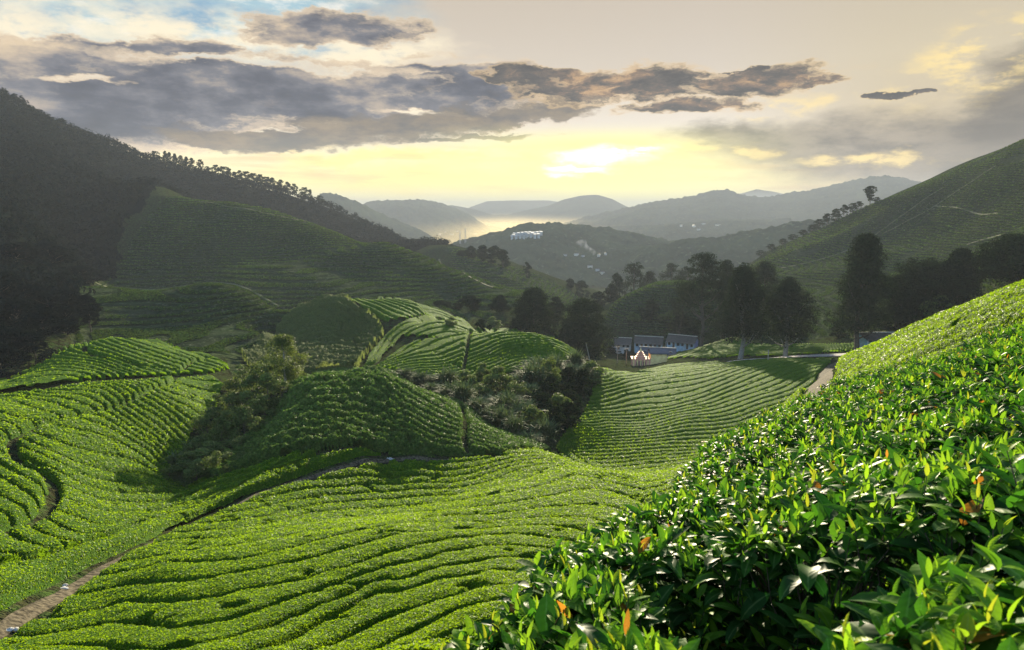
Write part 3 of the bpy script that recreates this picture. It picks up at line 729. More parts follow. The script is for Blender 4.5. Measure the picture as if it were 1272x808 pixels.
# leaf cards on the rows: real small leaves near, leaf sprays farther off; every card lies on the hedge it belongs to
def cards(P, N, size, asp=.42, curl=.25, g=rng):
    """P centres, N preferred normals -> verts (n*4,3), quads"""
    n = len(P); N = N + g.normal(0, .55, (n, 3)); N /= np.linalg.norm(N, axis=1)[:, None]
    t = g.normal(0, 1, (n, 3)); t -= (t * N).sum(1)[:, None] * N; t /= np.linalg.norm(t, axis=1)[:, None]; b = np.cross(N, t)
    s = (size * g.uniform(.6, 1.35, n))[:, None]
    v = np.stack([P - t * s * .5, P + b * s * asp * .5 + N * s * curl * .25, P + t * s * .5, P - b * s * asp * .5 + N * s * curl * .25], 1)
    return v.reshape(-1, 3), np.arange(n * 4).reshape(n, 4)
def tea_leaves():
    area = [];
    for (o, V, q, loc, prof, rr, rough) in tea_leaf_jobs:
        r_ = rr[q[:, 0]]; p = prof[q].mean(1)
        # cells are equal in view angle: quota falls once a leaf is far below a pixel
        C_ = V[q[:, 0]]; AN = np.cross(V[q[:, 2]] - C_, V[q[:, 3]] - V[q[:, 1]]); vd = C_ - [0, 0, ZC]
        seen = np.abs((AN * vd).sum(1)) / r_ ** 3 + .25 * np.linalg.norm(AN, axis=1) / r_ ** 2
        w = p * seen * np.where(r_ < 30, 1.0, np.where(r_ < 90, .85, .5)) * (1.7 if rough else 1.0); area.append((w, r_))
    tot = sum(w.sum() for w, _ in area); NT_ = 900000
    for (o, V, q, loc, prof, rr, rough), (w, r_) in zip(tea_leaf_jobs, area):
        n = int(NT_ * w.sum() / tot)
        if n < 20: continue
        c = rng.choice(len(q), n, p=w / w.sum()); Q = V[q[c]]; u, t = rng.random((2, n, 1))
        P = (Q[:, 0] * (1 - u) + Q[:, 1] * u) * (1 - t) + (Q[:, 3] * (1 - u) + Q[:, 2] * u) * t
        N = np.cross(Q[:, 2] - Q[:, 0], Q[:, 3] - Q[:, 1]); N /= np.linalg.norm(N, axis=1)[:, None] + 1e-9; N *= np.sign(N[:, 2:3] + 1e-9)
        rc = r_[c]; sz = np.clip(rc * .0034, .062, .23) * (1.25 if rough else 1)
        P = P + N * (sz * rng.uniform(-.15, .5, n))[:, None] - loc
        v, f = cards(P, N, sz, .5)
        tint = np.repeat(np.clip(rng.beta(1.1, 1.6, n) + .14 * fbm(P[:, 0] / 2, P[:, 1] / 2, 2, 77), 0, 1), 4)
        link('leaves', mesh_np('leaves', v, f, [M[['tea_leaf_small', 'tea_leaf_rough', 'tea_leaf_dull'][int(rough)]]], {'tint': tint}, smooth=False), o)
tea_leaves()

# paths: ribbons lying on the ground, edges worn uneven
def ribbon(name, txt, w, m, lift=.03, label=None, wob=.25, rmax=1e9, n_mul=1.0):
    P = polyline_xy(txt, rmax)[:, :2]; s = np.r_[0, np.cumsum(np.hypot(*np.diff(P, axis=0).T))]
    n = max(20, int(s[-1] / .5 * n_mul)); u = np.linspace(0, s[-1], n); px_ = np.interp(u, s, P[:, 0]); py_ = np.interp(u, s, P[:, 1])
    k = np.ones(7) / 7
    px_ = np.convolve(np.pad(px_, 3, 'edge'), k, 'valid'); py_ = np.convolve(np.pad(py_, 3, 'edge'), k, 'valid')
    tx, ty = np.gradient(px_), np.gradient(py_); tl = np.hypot(tx, ty) + 1e-9; nx, ny = -ty / tl, tx / tl
    V = []
    for j, o_ in enumerate(np.linspace(-1, 1, 7)):
        ww = w * (1 + wob * fbm(u / 2.5, u * 0 + j, 2, 50 + int(o_ > 0)))
        X, Y = px_ + nx * o_ * ww, py_ + ny * o_ * ww
        V.append(np.stack([X, Y, ground_z(X, Y) + lift - (.10 if abs(o_) > .95 else 0)], -1))
    V = np.stack(V, 1).reshape(-1, 3)
    o = link(name, mesh_np(name, V, grid_faces(n, 7), [M[m]])); tag(o, kind='structure'); return o
ribbon('footpath', PATHS['footpath'][0], .36, 'dirt', .02); ribbon('village_lane', PATHS['lane'][0], 1.5, 'road', .08, wob=.05)
ribbon('road', PATHS['road'][0], 2.4, 'road', .22, wob=.05); ribbon('dirt_track', PATHS['track'][0], 1.05, 'dirt', .08)

# the far tea slopes: bushes in contour rows, too many and too small to count
def slope_cover():
    n = 900000; a = rng.uniform(R(-36), R(39), n); l = rng.uniform(math.log(140), math.log(470), n); ok = np.zeros(n, bool)
    ja, jl = a + rng.normal(0, .002, n), l + rng.normal(0, .01, n)
    for p in F_tea: ok |= poly_mask(ja, jl, p)
    a, l = a[ok], l[ok]; r = np.exp(l); x, y = r * np.sin(a), r * np.cos(a); z = ground_z(x, y)
    ph = z / 1.15 + 2.2 * fbm(x / 40, y / 40, 2, 91); ph -= np.floor(ph); k = (ph < .5) & (rng.random(len(r)) < .75) & (fbm(x / 9, y / 9, 3, 95) < .42)
    x, y, z, r = x[k], y[k], z[k], r[k]; n = len(r); print('slope cover', n)
    P = np.stack([x, y, z + .25], 1); v, f = cards(P, np.tile([0, 0, 1.4], (n, 1)), np.clip(r * .0024, .45, 1.0), .8, .4)
    big_ = .30 * fbm(x / 22, y / 22, 3, 97); tint = np.repeat(np.clip(rng.beta(1.5, 3.2, n) + big_, 0, 1), 4)
    o = link('tea_slopes', mesh_np('tea_slopes', v, f, [M['hill_leaf']], {'tint': tint}, smooth=False)); tag(o, 'fine rows of tea covering the shaded hillsides beyond', 'tea', kind='stuff')
slope_cover()
# ------------------------------------------------------------------ far mountain ranges, each its own relief at its own distance
def far_mat(name, a, b, c=None, sc=.012):
    m, T, out = mat(name); P = pos(T); n = T.noise(P, sc, 8, .65); n2 = T.noise(P, sc * 9, 4, .6)
    k = T.mix(T.rng(n, .35, .65), a, b)
    if c: k = T.mix(T.rng(n2, .58, .7), k, c)
    principled(T, out, k, 1, 0, bump(T, T.m('ADD', n, T.m('MULTIPLY', n2, .3)), 12, .7)); M[name] = m
far_mat('far_forest', (.020, .030, .016), (.040, .055, .026), (.070, .085, .045))
def ridge(name, pts, r, front, back, base=-118, rough=1.0, seed=1, ramp_pow=1.15, tree=0.0):
    P = np.array(pts, float); a, s = pas(P[:, 0], P[:, 1]); na = 420; nt = 110
    A = np.linspace(a[0], a[-1], na); crest = np.interp(A, a, s)
    k = np.hanning(13); k /= k.sum(); crest = np.convolve(np.pad(crest, 6, 'edge'), k, 'valid')
    t = np.linspace(-1, 1, nt); AA, TT = np.meshgrid(A, t, indexing='ij')
    rr0 = r * (1 + .10 * fbm(A * 7, A * 0 + seed, 3, seed))[:, None]
    rr = rr0 + np.where(TT < 0, TT * front, TT * back); x = rr * np.sin(AA); y = rr * np.cos(AA)
    u = np.abs(TT); sc = r * .16
    spur = fbm(x / sc, y / sc, 5, seed + 3) * rough
    prof = np.clip(1 - u ** ramp_pow, 0, 1); prof = prof * (1 - .5 * u * np.clip(.4 + spur * 1.6, 0, 1))
    zc = crest[:, None] * rr0; z = base + (zc - base) * prof + spur * r * .022 * np.sin(math.pi * np.clip(u * 1.3, 0, 1))
    if tree: z += tree * fbm(x / (tree * 1.6), y / (tree * 1.6), 2, 9) * .8
    end = np.clip(np.minimum(AA - A[0], A[-1] - AA) / .02, 0, 1); z = base - 6 + (z - base + 6) * np.where(np.array([1.0]) > 0, sst(end, 0, 1), 1)
    V = np.stack([x, y, z + ZC], -1).reshape(-1, 3)
    o = link(name, mesh_np(name, V, grid_faces(na, nt), [M['far_forest']])); tag(o, kind='structure'); return o
ridge('hills', [(380, 250), (400, 239), (425, 243), (450, 254), (480, 268), (505, 279), (525, 287), (541, 297), (560, 312), (590, 330)], 1900, 600, 700, rough=.8, seed=3, tree=7)
ridge('hills', [(430, 262), (462, 250), (490, 249), (520, 248), (548, 252), (566, 259), (585, 268), (605, 282), (640, 300), (690, 325)], 3000, 800, 900, seed=8, tree=8)
ridge('hills', [(540, 256), (562, 255), (590, 260), (610, 266), (640, 276), (680, 292)], 3700, 900, 900, seed=13)
ridge('hills', [(520, 285), (560, 268), (585, 257), (605, 250), (640, 249), (680, 249), (705, 252), (730, 262), (780, 280)], 5000, 1000, 1500, seed=17)
ridge('hills', [(560, 290), (610, 272), (650, 262), (680, 256), (700, 248), (722, 243), (742, 242), (760, 247), (775, 255), (800, 266), (850, 285)], 3900, 800, 1200, seed=23)
ridge('hills', [(620, 305), (660, 292), (690, 281), (725, 270), (760, 262), (800, 253), (835, 247), (862, 243), (885, 236), (905, 235), (925, 243), (950, 245), (985, 239), (1015, 234), (1045, 227), (1075, 221), (1100, 218), (1125, 222), (1150, 228), (1200, 250)], 3000, 1000, 1000, seed=31, tree=9)
ridge('hills', [(880, 260), (915, 242), (940, 235), (960, 238), (990, 244), (1030, 262)], 6200, 1200, 1200, seed=37)
ridge('hills', [(530, 330), (548, 306), (575, 299), (600, 294), (625, 287), (650, 279), (690, 277), (730, 281), (765, 285), (800, 292), (835, 300), (870, 312), (920, 335)], 1150, 330, 420, base=-92, rough=.9, seed=41, tree=6)
ridge('hills', [(760, 330), (800, 308), (850, 299), (890, 296), (930, 286), (965, 281), (1000, 275), (1040, 270), (1090, 280), (1140, 300)], 1000, 260, 380, base=-88, rough=.8, seed=47, tree=6)
ridge('hills', [(650, 312), (700, 290), (760, 283), (820, 279), (880, 276), (940, 275), (1000, 270)], 2100, 500, 600, base=-112, rough=1.0, seed=53, tree=7)

# ------------------------------------------------------------------ haze over the whole valley, mist lying on its far floor
def volume_box(name, x0, x1, y0, y1, z0, z1, dens, col, aniso):
    b = MB().box(x0, x1, y0, y1, z0, z1); m, T, out = mat(name)
    v = T.new('ShaderNodeVolumePrincipled'); v.inputs['Color'].default_value = (*col, 1); v.inputs['Density'].default_value = dens
    v.inputs['Anisotropy'].default_value = aniso; T.l.new(v.outputs[0], out.inputs['Volume'])
    o = b.build(name, m); tag(o, kind='stuff'); return o
HAZE = .00025
hz = volume_box('haze', -9000, 9000, -1500, 9200, ZC - 150, ZC + 114, HAZE, (.31, .34, .38), .10)

def mist():
    import bmesh
    bm = bmesh.new(); bmesh.ops.create_icosphere(bm, subdivisions=4, radius=1.0)
    me = bpy.data.meshes.new('valley_mist'); bm.to_mesh(me); bm.free(); m, T, out = mat('valley_mist')
    P = obj_c(T); ln = T.new('ShaderNodeVectorMath', operation='LENGTH'); T.l.new(P, ln.inputs[0])
    sx = T.new('ShaderNodeSeparateXYZ'); T.l.new(P, sx.inputs[0])
    d = T.m('MULTIPLY', T.rng(ln.outputs['Value'], 1.0, .35), T.rng(sx.outputs[2], .95, -.1))
    v = T.new('ShaderNodeVolumePrincipled'); v.inputs['Color'].default_value = (.85, .70, .36, 1); T.put(v.inputs['Density'], T.m('MULTIPLY', d, .0062)); v.inputs['Anisotropy'].default_value = .25
    T.l.new(v.outputs[0], out.inputs['Volume']); me.materials.append(m); o = link('valley_mist', me, loc=(60, 4300, ZC - 120)); o.scale = (2500, 2900, 128); tag(o, 'bright morning mist lying on the far valley floor', 'mist', kind='stuff')
mist()
# ------------------------------------------------------------------ foreground tea bushes: shoots with real leaf blades
def tea_blade_mats():
    m, T, out = mat('tea_blade'); t = attr(T, 'tint'); P = pos(T)
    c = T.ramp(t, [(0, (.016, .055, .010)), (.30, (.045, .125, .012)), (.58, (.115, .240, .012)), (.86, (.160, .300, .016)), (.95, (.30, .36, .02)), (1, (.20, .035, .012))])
    tr = T.ramp(t, [(0, (.01, .06, .006)), (.5, (.05, .17, .008)), (.9, (.26, .44, .015)), (1, (.45, .16, .02))])
    n = T.noise(P, 90.0, 3); w = T.noise(P, 18.0, 3)
    c = T.mix(T.rng(w, .3, .7, 0, .5), c, T.mix(.5, c, (.03, .07, .02)))
    c = T.mix(T.rng(attr(T, 'mid'), .82, 1.0, 0, .45), c, (.20, .30, .09))
    leafy(T, out, c, tr, .46, .42, .045, bump(T, T.m('ADD', n, T.m('SINE', T.m('MULTIPLY', attr(T, 'vein'), 42.0))), .0003, .35)); M['tea_blade'] = m
tea_blade_mats()
simple('tea_stem', (.060, .045, .028), .85, .2, 40, .5); simple('green_stem', (.090, .150, .030), .6, .3, 40, .4)
def blades(P, D, U, length, width, bend, fold, nl=6):
    """P base, D direction, U upper side -> leaf blades of 3 x nl vertices"""
    n = len(P); D = D / np.linalg.norm(D, axis=1)[:, None]; U = U - (U * D).sum(1)[:, None] * D; U /= np.linalg.norm(U, axis=1)[:, None] + 1e-9
    S = np.cross(D, U); t = np.linspace(0, 1, nl); prof = np.array([.10, .78, 1.0, .92, .60, .03]) if nl == 6 else np.array([.1, .95, .8, .03])
    L = length[:, None]; th = bend[:, None] * t[None]                       # the blade curves down along its length
    ax = L * np.where(np.abs(bend[:, None]) > 1e-3, np.sin(th) / (bend[:, None] + 1e-9), t); up = -L * (1 - np.cos(th)) / (np.abs(bend[:, None]) + 1e-3)
    mid = P[:, None] + D[:, None] * ax[..., None] + U[:, None] * up[..., None]
    w = (width[:, None] * prof[None])[..., None] * .5; wav = 1 + .10 * np.sin(t * 17)[None, :, None]
    lift = U[:, None] * (w * np.tan(fold)[:, None, None])
    l = mid - S[:, None] * w * wav + lift; r = mid + S[:, None] * w * wav + lift
    V = np.stack([l, mid, r], 2).reshape(-1, 3)
    k = np.arange(n)[:, None, None] * (3 * nl) + np.arange(nl - 1)[None, :, None] * 3 + np.array([0, 1])[None, None]
    F = np.stack([k, k + 1, k + 4, k + 3], -1).reshape(-1, 4)
    md = np.tile(np.tile([0, 1, 0], nl), n); ve = np.tile(np.repeat(t, 3) + np.tile([.12, 0, .12], nl), n)
    return V, F, md, ve
BUSH_EDGE = "505 815|540 785|580 757|628 728|682 684|725 650|772 622|805 606|832 590|856 560|885 536|915 520|950 500|985 487|1020 470|1060 452|1100 440|1150 428|1195 412|1235 396|1275 384"
def in_bush(x, y, z):
    """inside the hedge's outline on the ground plan"""
    P = []
    for t in BUSH_EDGE.split('|'):
        q = [float(v) for v in t.split()]; X, Y, Z = pdir(*q); k = PA / (Z - PB * X - PCc * Y); P.append((X * k, Y * k))
    P = [(P[0][0] - .6, P[0][1] - 1.6)] + P + [(7.5, 6.0), (7.5, -1.5), (-.8, -1.5)]
    ins = np.zeros(np.shape(x), bool); n = len(P)
    for i in range(n):
        (x0, y0), (x1, y1) = P[i], P[(i + 1) % n]
        if y0 == y1: continue
        ins ^= ((y0 > y) != (y1 > y)) & (x < (x1 - x0) * (y - y0) / (y1 - y0) + x0)
    return ins
def build_bushes():
    # crowns of single bushes: jittered cells about a metre wide
    C = []
    for i in range(-2, 9):
        for j in range(-1, 9):
            cx = i * 1.15 + (j % 2) * .55 + rng.uniform(-.2, .2); cy = j * 1.0 + rng.uniform(-.2, .2); C.append((cx, cy))
    C = np.array(C)
    N = 17000; pu, pv = rng.uniform(-.4, 7.3, N * 4), rng.uniform(-.3, 9.5, N * 4)
    r = np.hypot(pu, pv); az = np.degrees(np.arctan2(pu, pv))
    ok = in_bush(pu, pv, 0) & (az < 44) & (az > -28) & (r > .45) & (pv > .2)
    dens = np.clip(2.2 / (r + .6), .18, 1.0); ok &= rng.random(len(r)) < dens
    pu, pv, r = pu[ok], pv[ok], r[ok]; n = len(pu); print('shoots', n)
    d2 = (pu[:, None] - C[None, :, 0]) ** 2 + (pv[:, None] - C[None, :, 1]) ** 2; cell = d2.argmin(1); ds = np.sqrt(np.sort(d2, 1)[:, :2]); gap = ds[:, 1] - ds[:, 0]
    top = plane_z(pu, pv) - .10 * np.exp(-(gap / .13) ** 2) + .055 * fbm(pu / .35, pv / .35, 3, 61) + .05 * fbm(pu / 1.3, pv / 1.3, 2, 62)
    tier = rng.random(n) ** 1.7; hol = sst(fbm(pu / .55, pv / .55, 2, 71), .18, .42) * np.clip(2.6 - r, 0, 1) * sst(pu, .25, .5); ok2 = rng.random(n) > hol * .85; top = top - .42 * tier * (tier > .42) - .04 - .25 * hol + rng.normal(0, .018, n) + (rng.random(n) > .985) * .07 - .012 * r
    up = np.array([-PB, -PCc, 1.0]); up /= np.linalg.norm(up)
    pu, pv, r, cell, top, tier = (q[ok2] for q in (pu, pv, r, cell, top, tier)); n = len(pu); young = rng.random(n)
    bushes = {}
    for c in np.unique(cell):
        s = np.nonzero(cell == c)[0]
        if len(s) < 25: continue
        bushes[c] = s
    # cells with too few shoots join their nearest bush
    keep = np.array(list(bushes)); 
    for c in np.unique(cell):
        if c not in bushes:
            k = keep[((C[keep] - C[c]) ** 2).sum(1).argmin()]; bushes[k] = np.r_[bushes[k], np.nonzero(cell == c)[0]]
    info = []
    for c, s in bushes.items():
        base = (float(C[c, 0]), float(C[c, 1]), float(plane_z(*C[c]) - .95) + ZC); b = np.array(base)
        tip = np.stack([pu[s], pv[s], top[s] + ZC], 1) - b; m = len(s)
        lean = np.stack([rng.normal(0, .30, m), rng.normal(0, .30, m), np.ones(m)], 1); lean /= np.linalg.norm(lean, axis=1)[:, None]
        Vs, Fs, At, off = [], [], {'tint': [], 'mid': [], 'vein': []}, 0
        yv, yf, yo, ya = [], [], 0, {'tint': [], 'mid': [], 'vein': []}
        far = np.clip(r[s] / 4.0, 0, 1)
        K = 7
        for j in range(K):
            ang = j * 2.4 + rng.uniform(0, 6.28, m); h = -.018 * j - .004
            pbase = tip + lean * h; low = np.clip(j / 4.0, 0, 1)
            elev = rng.normal(.95 - .16 * j, .34, m) if j else rng.normal(1.2, .25, m)
            D = np.stack([np.cos(ang) * np.cos(elev), np.sin(ang) * np.cos(elev), np.sin(elev)], 1) + .3 * lean
            U = np.stack([-np.cos(ang) * np.sin(elev), -np.sin(ang) * np.sin(elev), np.cos(elev)], 1) + .12 * rng.normal(0, 1, (m, 3))
            ln = (.036 + .050 * low) * rng.uniform(.60, 1.35, m) * (1.15 - .15 * far); wd = ln * rng.uniform(.36, .47, m) * (.55 if j == 0 else 1)
            V, F, md, ve = blades(pbase, D, U, ln, wd, rng.uniform(.1, 1.5, m) * (1 if j else .5), rng.uniform(.12, .6, m))
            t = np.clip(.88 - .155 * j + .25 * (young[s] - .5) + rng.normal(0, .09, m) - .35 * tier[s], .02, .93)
            t = np.where((rng.random(m) < .010), .99, t)
            t = np.repeat(t, 18)
            if False: yv.append(V); yf.append(F + yo); yo += len(V); A_ = ya
            else: Vs.append(V); Fs.append(F + off); off += len(V); A_ = At
            A_['tint'].append(t); A_['mid'].append(md); A_['vein'].append(ve)
        root = empty('tea_bush', base)
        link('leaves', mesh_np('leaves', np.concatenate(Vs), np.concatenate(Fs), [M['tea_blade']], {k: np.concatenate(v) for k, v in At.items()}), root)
        # twigs under the shoots run down to a few crooked stems
        tw = MB(); sm = MB(); near = s[np.argsort(r[s])][:260]
        hub = np.array([[rng.uniform(-.25, .25), rng.uniform(-.25, .25), rng.uniform(.30, .5)] for _ in range(7)])
        for q in np.nonzero(np.isin(s, near))[0]:
            p = tip[q]; a = p - lean[q] * .13; hb = hub[((hub[:, :2] - p[:2]) ** 2).sum(1).argmin()]
            tw.tube([hb, hb * .45 + a * .55 + rng.normal(0, .02, 3), a, p], [.005, .0035, .002, .0012], 4)
        for hb in hub: sm.tube([(hb[0] * .2, hb[1] * .2, -.05), (hb[0] * .7, hb[1] * .5, .18), tuple(hb)], [.022, .014, .007], 6)
        tw.build('twigs', M['tea_stem'], root, True); sm.build('stems', M['tea_stem'], root, True)
        info.append((root, C[c], len(s)))
    # words for each bush from where it stands in the picture
    def screen(cx, cy):
        z = plane_z(cx, cy); f = cy * math.cos(PITCH) - z * math.sin(PITCH); u = cy * math.sin(PITCH) + z * math.cos(PITCH)
        return 636 + FPX * cx / max(f, .15), 404 - FPX * u / max(f, .15)
    info.sort(key=lambda t: t[1][1])
    rows = {}
    for root, c, k in info:
        px, py = screen(*c); root['px'] = 0; del root['px']; rows.setdefault(int((c[1] + .5) // 1.0), []).append((px, root))
    names = ['nearest', 'second nearest', 'third nearest', 'fourth nearest', 'fifth nearest', 'sixth nearest', 'seventh nearest', 'eighth nearest', 'ninth nearest', 'tenth nearest', 'farthest']
    for i, k in enumerate(sorted(rows)):
        L_ = sorted(rows[k], key=lambda t: t[0])
        for j, (px, root) in enumerate(L_):
            where = 'only bush' if len(L_) == 1 else ['leftmost', 'second from left', 'third from left', 'fourth from left', 'fifth from left', 'sixth from left', 'seventh from left'][min(j, 6)] + ' bush'
            tag(root, 'glossy tea bush with long leaves, %s of the %s foreground row' % (where, names[min(i, 10)]), 'tea bush', 'tea bushes in the foreground')
build_bushes()
# ------------------------------------------------------------------ trees: trunk, limbs and a crown of leaf sprays
ENV = {
 'dome':  lambda t: np.sqrt(np.clip(1 - (t * .98) ** 2.6, 0, 1)) * (.80 + .25 * np.minimum(t * 4, 1)),
 'cone':  lambda t: np.clip(1.02 - t, 0, 1) ** .62 * (.75 + .3 * np.minimum(t * 5, 1)),
 'tall':  lambda t: np.sqrt(np.clip(1 - (2 * t - 1) ** 2 * .96, 0, 1)) ** 1.0 * .95,
 'broad': lambda t: np.sqrt(np.clip(1 - (1.7 * t - .78) ** 2, 0, 1)),
 'droop': lambda t: np.clip(np.sqrt(np.clip(1 - (1.12 * t - .12) ** 2.4, 0, 1)), 0, 1) * (.72 + .28 * np.sin(t * 2.6)),
 'layer': lambda t: (.55 + .45 * np.abs(np.sin(t * 9.5))) * np.clip(1.12 - t, 0, 1) ** .5,
 'wispy': lambda t: (.45 + .55 * np.abs(np.sin(t * 6 + 1))) * np.sqrt(np.clip(1 - (1.6 * t - .75) ** 2, 0, 1)),
 'umbrella': lambda t: np.clip(.25 + 1.1 * t, 0, 1) * np.sqrt(np.clip(1 - (t - .45) ** 2 * 2.9, 0, 1)),
}
def make_tree(name, H, W, kind, leaf, nleaf, m='tree_leaf', bark='bark', bottom=.12, trunk_r=None, seed=0, flat=1.0, root=None, nb=None):
    g = np.random.default_rng(seed * 101 + 5); root = root or empty(name); nleaf = int(nleaf * (1.0 if leaf < .3 else 2.0)); leaf = leaf * (1.0 if leaf < .3 else 1.12)
    cb = H * bottom; ch = H - cb; trunk_r = trunk_r or H * .017
    nb = nb or int(30 + 3.0 * H * W / 20); t = g.random(nb) ** .85; t[0] = .97; env = ENV[kind](t) * W * .5; br = W * g.uniform(.07, .20, nb) * (.75 if kind in ('wispy', 'umbrella') else 1)
    rad = np.maximum(env - br * .7, 0) * np.sqrt(g.uniform(.15, 1, nb)); ang = g.uniform(0, 6.283, nb)
    lop = 1.04 + .24 * np.sin(ang * 2 + seed) + .16 * np.sin(ang * 3 + seed * 2) + g.normal(0, .09, nb)
    Cc = np.stack([np.cos(ang) * rad * lop, np.sin(ang) * rad * lop, cb + t * (ch - br * .8)], 1)
    if kind == 'droop': Cc[:, 2] -= (rad / (W * .5)) ** 2 * ch * .10
    per = g.multinomial(nleaf, br ** 2 / (br ** 2).sum()); bi = np.repeat(np.arange(nb), per)
    d = g.normal(0, 1, (nleaf, 3)); d /= np.linalg.norm(d, axis=1)[:, None]; d[:, 2] = np.where(g.random(nleaf) < .7, np.abs(d[:, 2]), d[:, 2])
    P = Cc[bi] + d * (br[bi] * g.uniform(.55, 1.12, nleaf))[:, None] * [1, 1, (.72 if kind != 'droop' else 1.25) * flat]
    v, f = cards(P, d + [0, 0, .3], np.full(nleaf, leaf), .62, .3, g)
    tint = np.repeat(np.clip(g.beta(1.6, 2.2, nleaf) + g.normal(0, .13, nb)[bi], 0, 1), 4)
    link('crown', mesh_np('crown', v, f, [M[m]], {'tint': tint}, smooth=False), root)
    b = MB(); bend = g.normal(0, H * .012, (5, 2)); top = min(H * .93, cb + ch * .85)
    path = [(bend[i, 0] * (i > 0), bend[i, 1] * (i > 0), -.4 + (top + .4) * i / 4) for i in range(5)]
    b.tube(path, [trunk_r * 1.35, trunk_r, trunk_r * .8, trunk_r * .5, trunk_r * .2], 8)
    for c in Cc[g.choice(nb, min(nb, 14), replace=False)]:
        h = max(cb * .7, c[2] - np.hypot(c[0], c[1]) * .8 - H * .05); k = min(h / top, .95); p0 = (np.interp(k, np.linspace(0, 1, 5), [q[0] for q in path]), np.interp(k, np.linspace(0, 1, 5), [q[1] for q in path]), h)
        b.tube([p0, ((p0[0] + c[0]) / 2, (p0[1] + c[1]) / 2, (h + c[2]) / 2 - .03 * H), tuple(c)], [trunk_r * .45, trunk_r * .3, trunk_r * .1], 5)
    b.build('trunk', M[bark], root, True)
    return root
def size_at(px, top, w, r, base=None):
    x, y, z = at(px, r); a, s = pas(px, top); H = ZC + math.hypot(x, y) * float(s) - z; return (x, y, z), H, w * r / FPX * 1.0
def tree_px(px, top, w, r, kind, label, leaf=.42, n=5200, seed=0, bottom=.12, m='tree_leaf', bark='bark', cat='tree', group=None, name='broadleaf_tree', nb=None, tr=None):
    loc, H, W = size_at(px, top, w, r); H = max(H, 2.0)
    t = make_tree(name, H, W, kind, leaf, n, m, bark, bottom, tr, seed or int(px) % 97, nb=nb); t.location = loc; t.rotation_euler = (0, 0, 0)
    tag(t, label, cat, group); return t
G1 = 'dark trees in the valley behind the spur'
tree_px(549, 374, 20, 240, 'tall', 'slim dark tree at the left end of the valley tree line', group=G1, n=3000)
tree_px(568, 384, 20, 236, 'wispy', 'low loose tree between the two slim trees of the valley line', group=G1, n=2200)
tree_px(585, 366, 30, 232, 'tall', 'dark columnar tree left of the narrow cone shaped tree', group=G1, n=4200)
tree_px(622, 366, 30, 230, 'cone', 'narrow cone shaped dark tree left of the great domed tree', group=G1, n=4200)
tree_px(663, 356, 58, 214, 'dome', 'great domed dark tree rising above the green spur', group=G1, n=11000, bottom=.04, nb=110)
tree_px(690, 368, 30, 245, 'dome', 'smaller round tree tucked behind the great domed tree', group=G1, n=3600)
tree_px(727, 368, 70, 205, 'broad', 'broad bushy dark tree left of the white house', group=G1, n=11000, bottom=.06, nb=90)
tree_px(703, 395, 30, 208, 'broad', 'low dark tree at the left foot of the broad tree', group=G1, n=3200, bottom=.05)
G2 = 'dark trees right of the village'
tree_px(872, 312, 60, 235, 'broad', 'large dark tree behind the blue house gable', group=G2, n=9000, bottom=.05, nb=80)
tree_px(846, 350, 34, 262, 'broad', 'small dark tree at the left edge of the right hand grove', group=G2, n=3500, bottom=.05)
tree_px(900, 322, 40, 245, 'dome', 'dark tree between the large tree and the drooping tree', group=G2, n=5000, bottom=.05)
tree_px(922, 330, 66, 182, 'droop', 'big drooping tree with pale trunk beside the road', group=G2, n=12000, bottom=.16, bark='pale_bark', nb=120, tr=.55)
tree_px(946, 322, 48, 240, 'dome', 'hazy dark tree behind the pair of drooping trees', group=G2, n=5000, bottom=.05)
tree_px(978, 346, 58, 184, 'droop', 'smaller drooping tree with pale trunk right of its bigger twin', group=G2, n=10000, bottom=.18, bark='pale_bark', nb=100, tr=.5)
tree_px(1068, 288, 74, 178, 'layer', 'tallest tree of the valley, straight trunk beside the road', group=G2, n=14000, bottom=.16, nb=170, tr=.5)
tree_px(1112, 340, 54, 196, 'layer', 'low layered tree at the right of the tallest tree', group=G2, n=6000, bottom=.08)
tree_px(1146, 318, 78, 192, 'broad', 'wide dark tree left of the peaked tree', group=G2, n=11000, bottom=.06, nb=110)
tree_px(1186, 306, 62, 190, 'cone', 'peaked dark tree between the two wide trees at right', group=G2, n=10000, bottom=.06, nb=90)
tree_px(1252, 288, 78, 182, 'broad', 'wide dark tree at the right edge above the shoulder', group=G2, n=11000, bottom=.06, nb=110)
tree_px(1292, 296, 60, 180, 'broad', 'dark tree just past the right edge beside the wide tree', group=G2, n=4000, bottom=.06)
G3 = 'hazy trees below the far ridge'
for i, (px, top, w, r, k, lb) in enumerate([
    (786, 324, 34, 385, 'broad', 'tall hazy tree at the head of the small tea hill'), (766, 338, 26, 380, 'dome', 'hazy tree left of the tall hazy tree above the tea hill'),
    (806, 336, 24, 400, 'dome', 'small hazy tree right of the tall hazy tree'), (832, 326, 30, 420, 'broad', 'hazy tree standing behind the crest of the small tea hill'),
    (852, 330, 30, 380, 'broad', 'hazy tree just left of the dark right hand grove'), (722, 348, 18, 430, 'dome', 'lone rounded tree on the valley floor by the far lane'),
    (708, 346, 14, 440, 'tall', 'thin hazy tree left of the lone rounded tree'), (742, 362, 22, 350, 'broad', 'low hazy tree below the far lane'),
    (758, 352, 20, 350, 'dome', 'low rounded tree at the left foot of the small tea hill')]):
    tree_px(px, top, w, r, k, lb, .75, 1800, seed=i + 3, group=G3, bottom=.06)
G4 = 'grove on the end of the left hill'
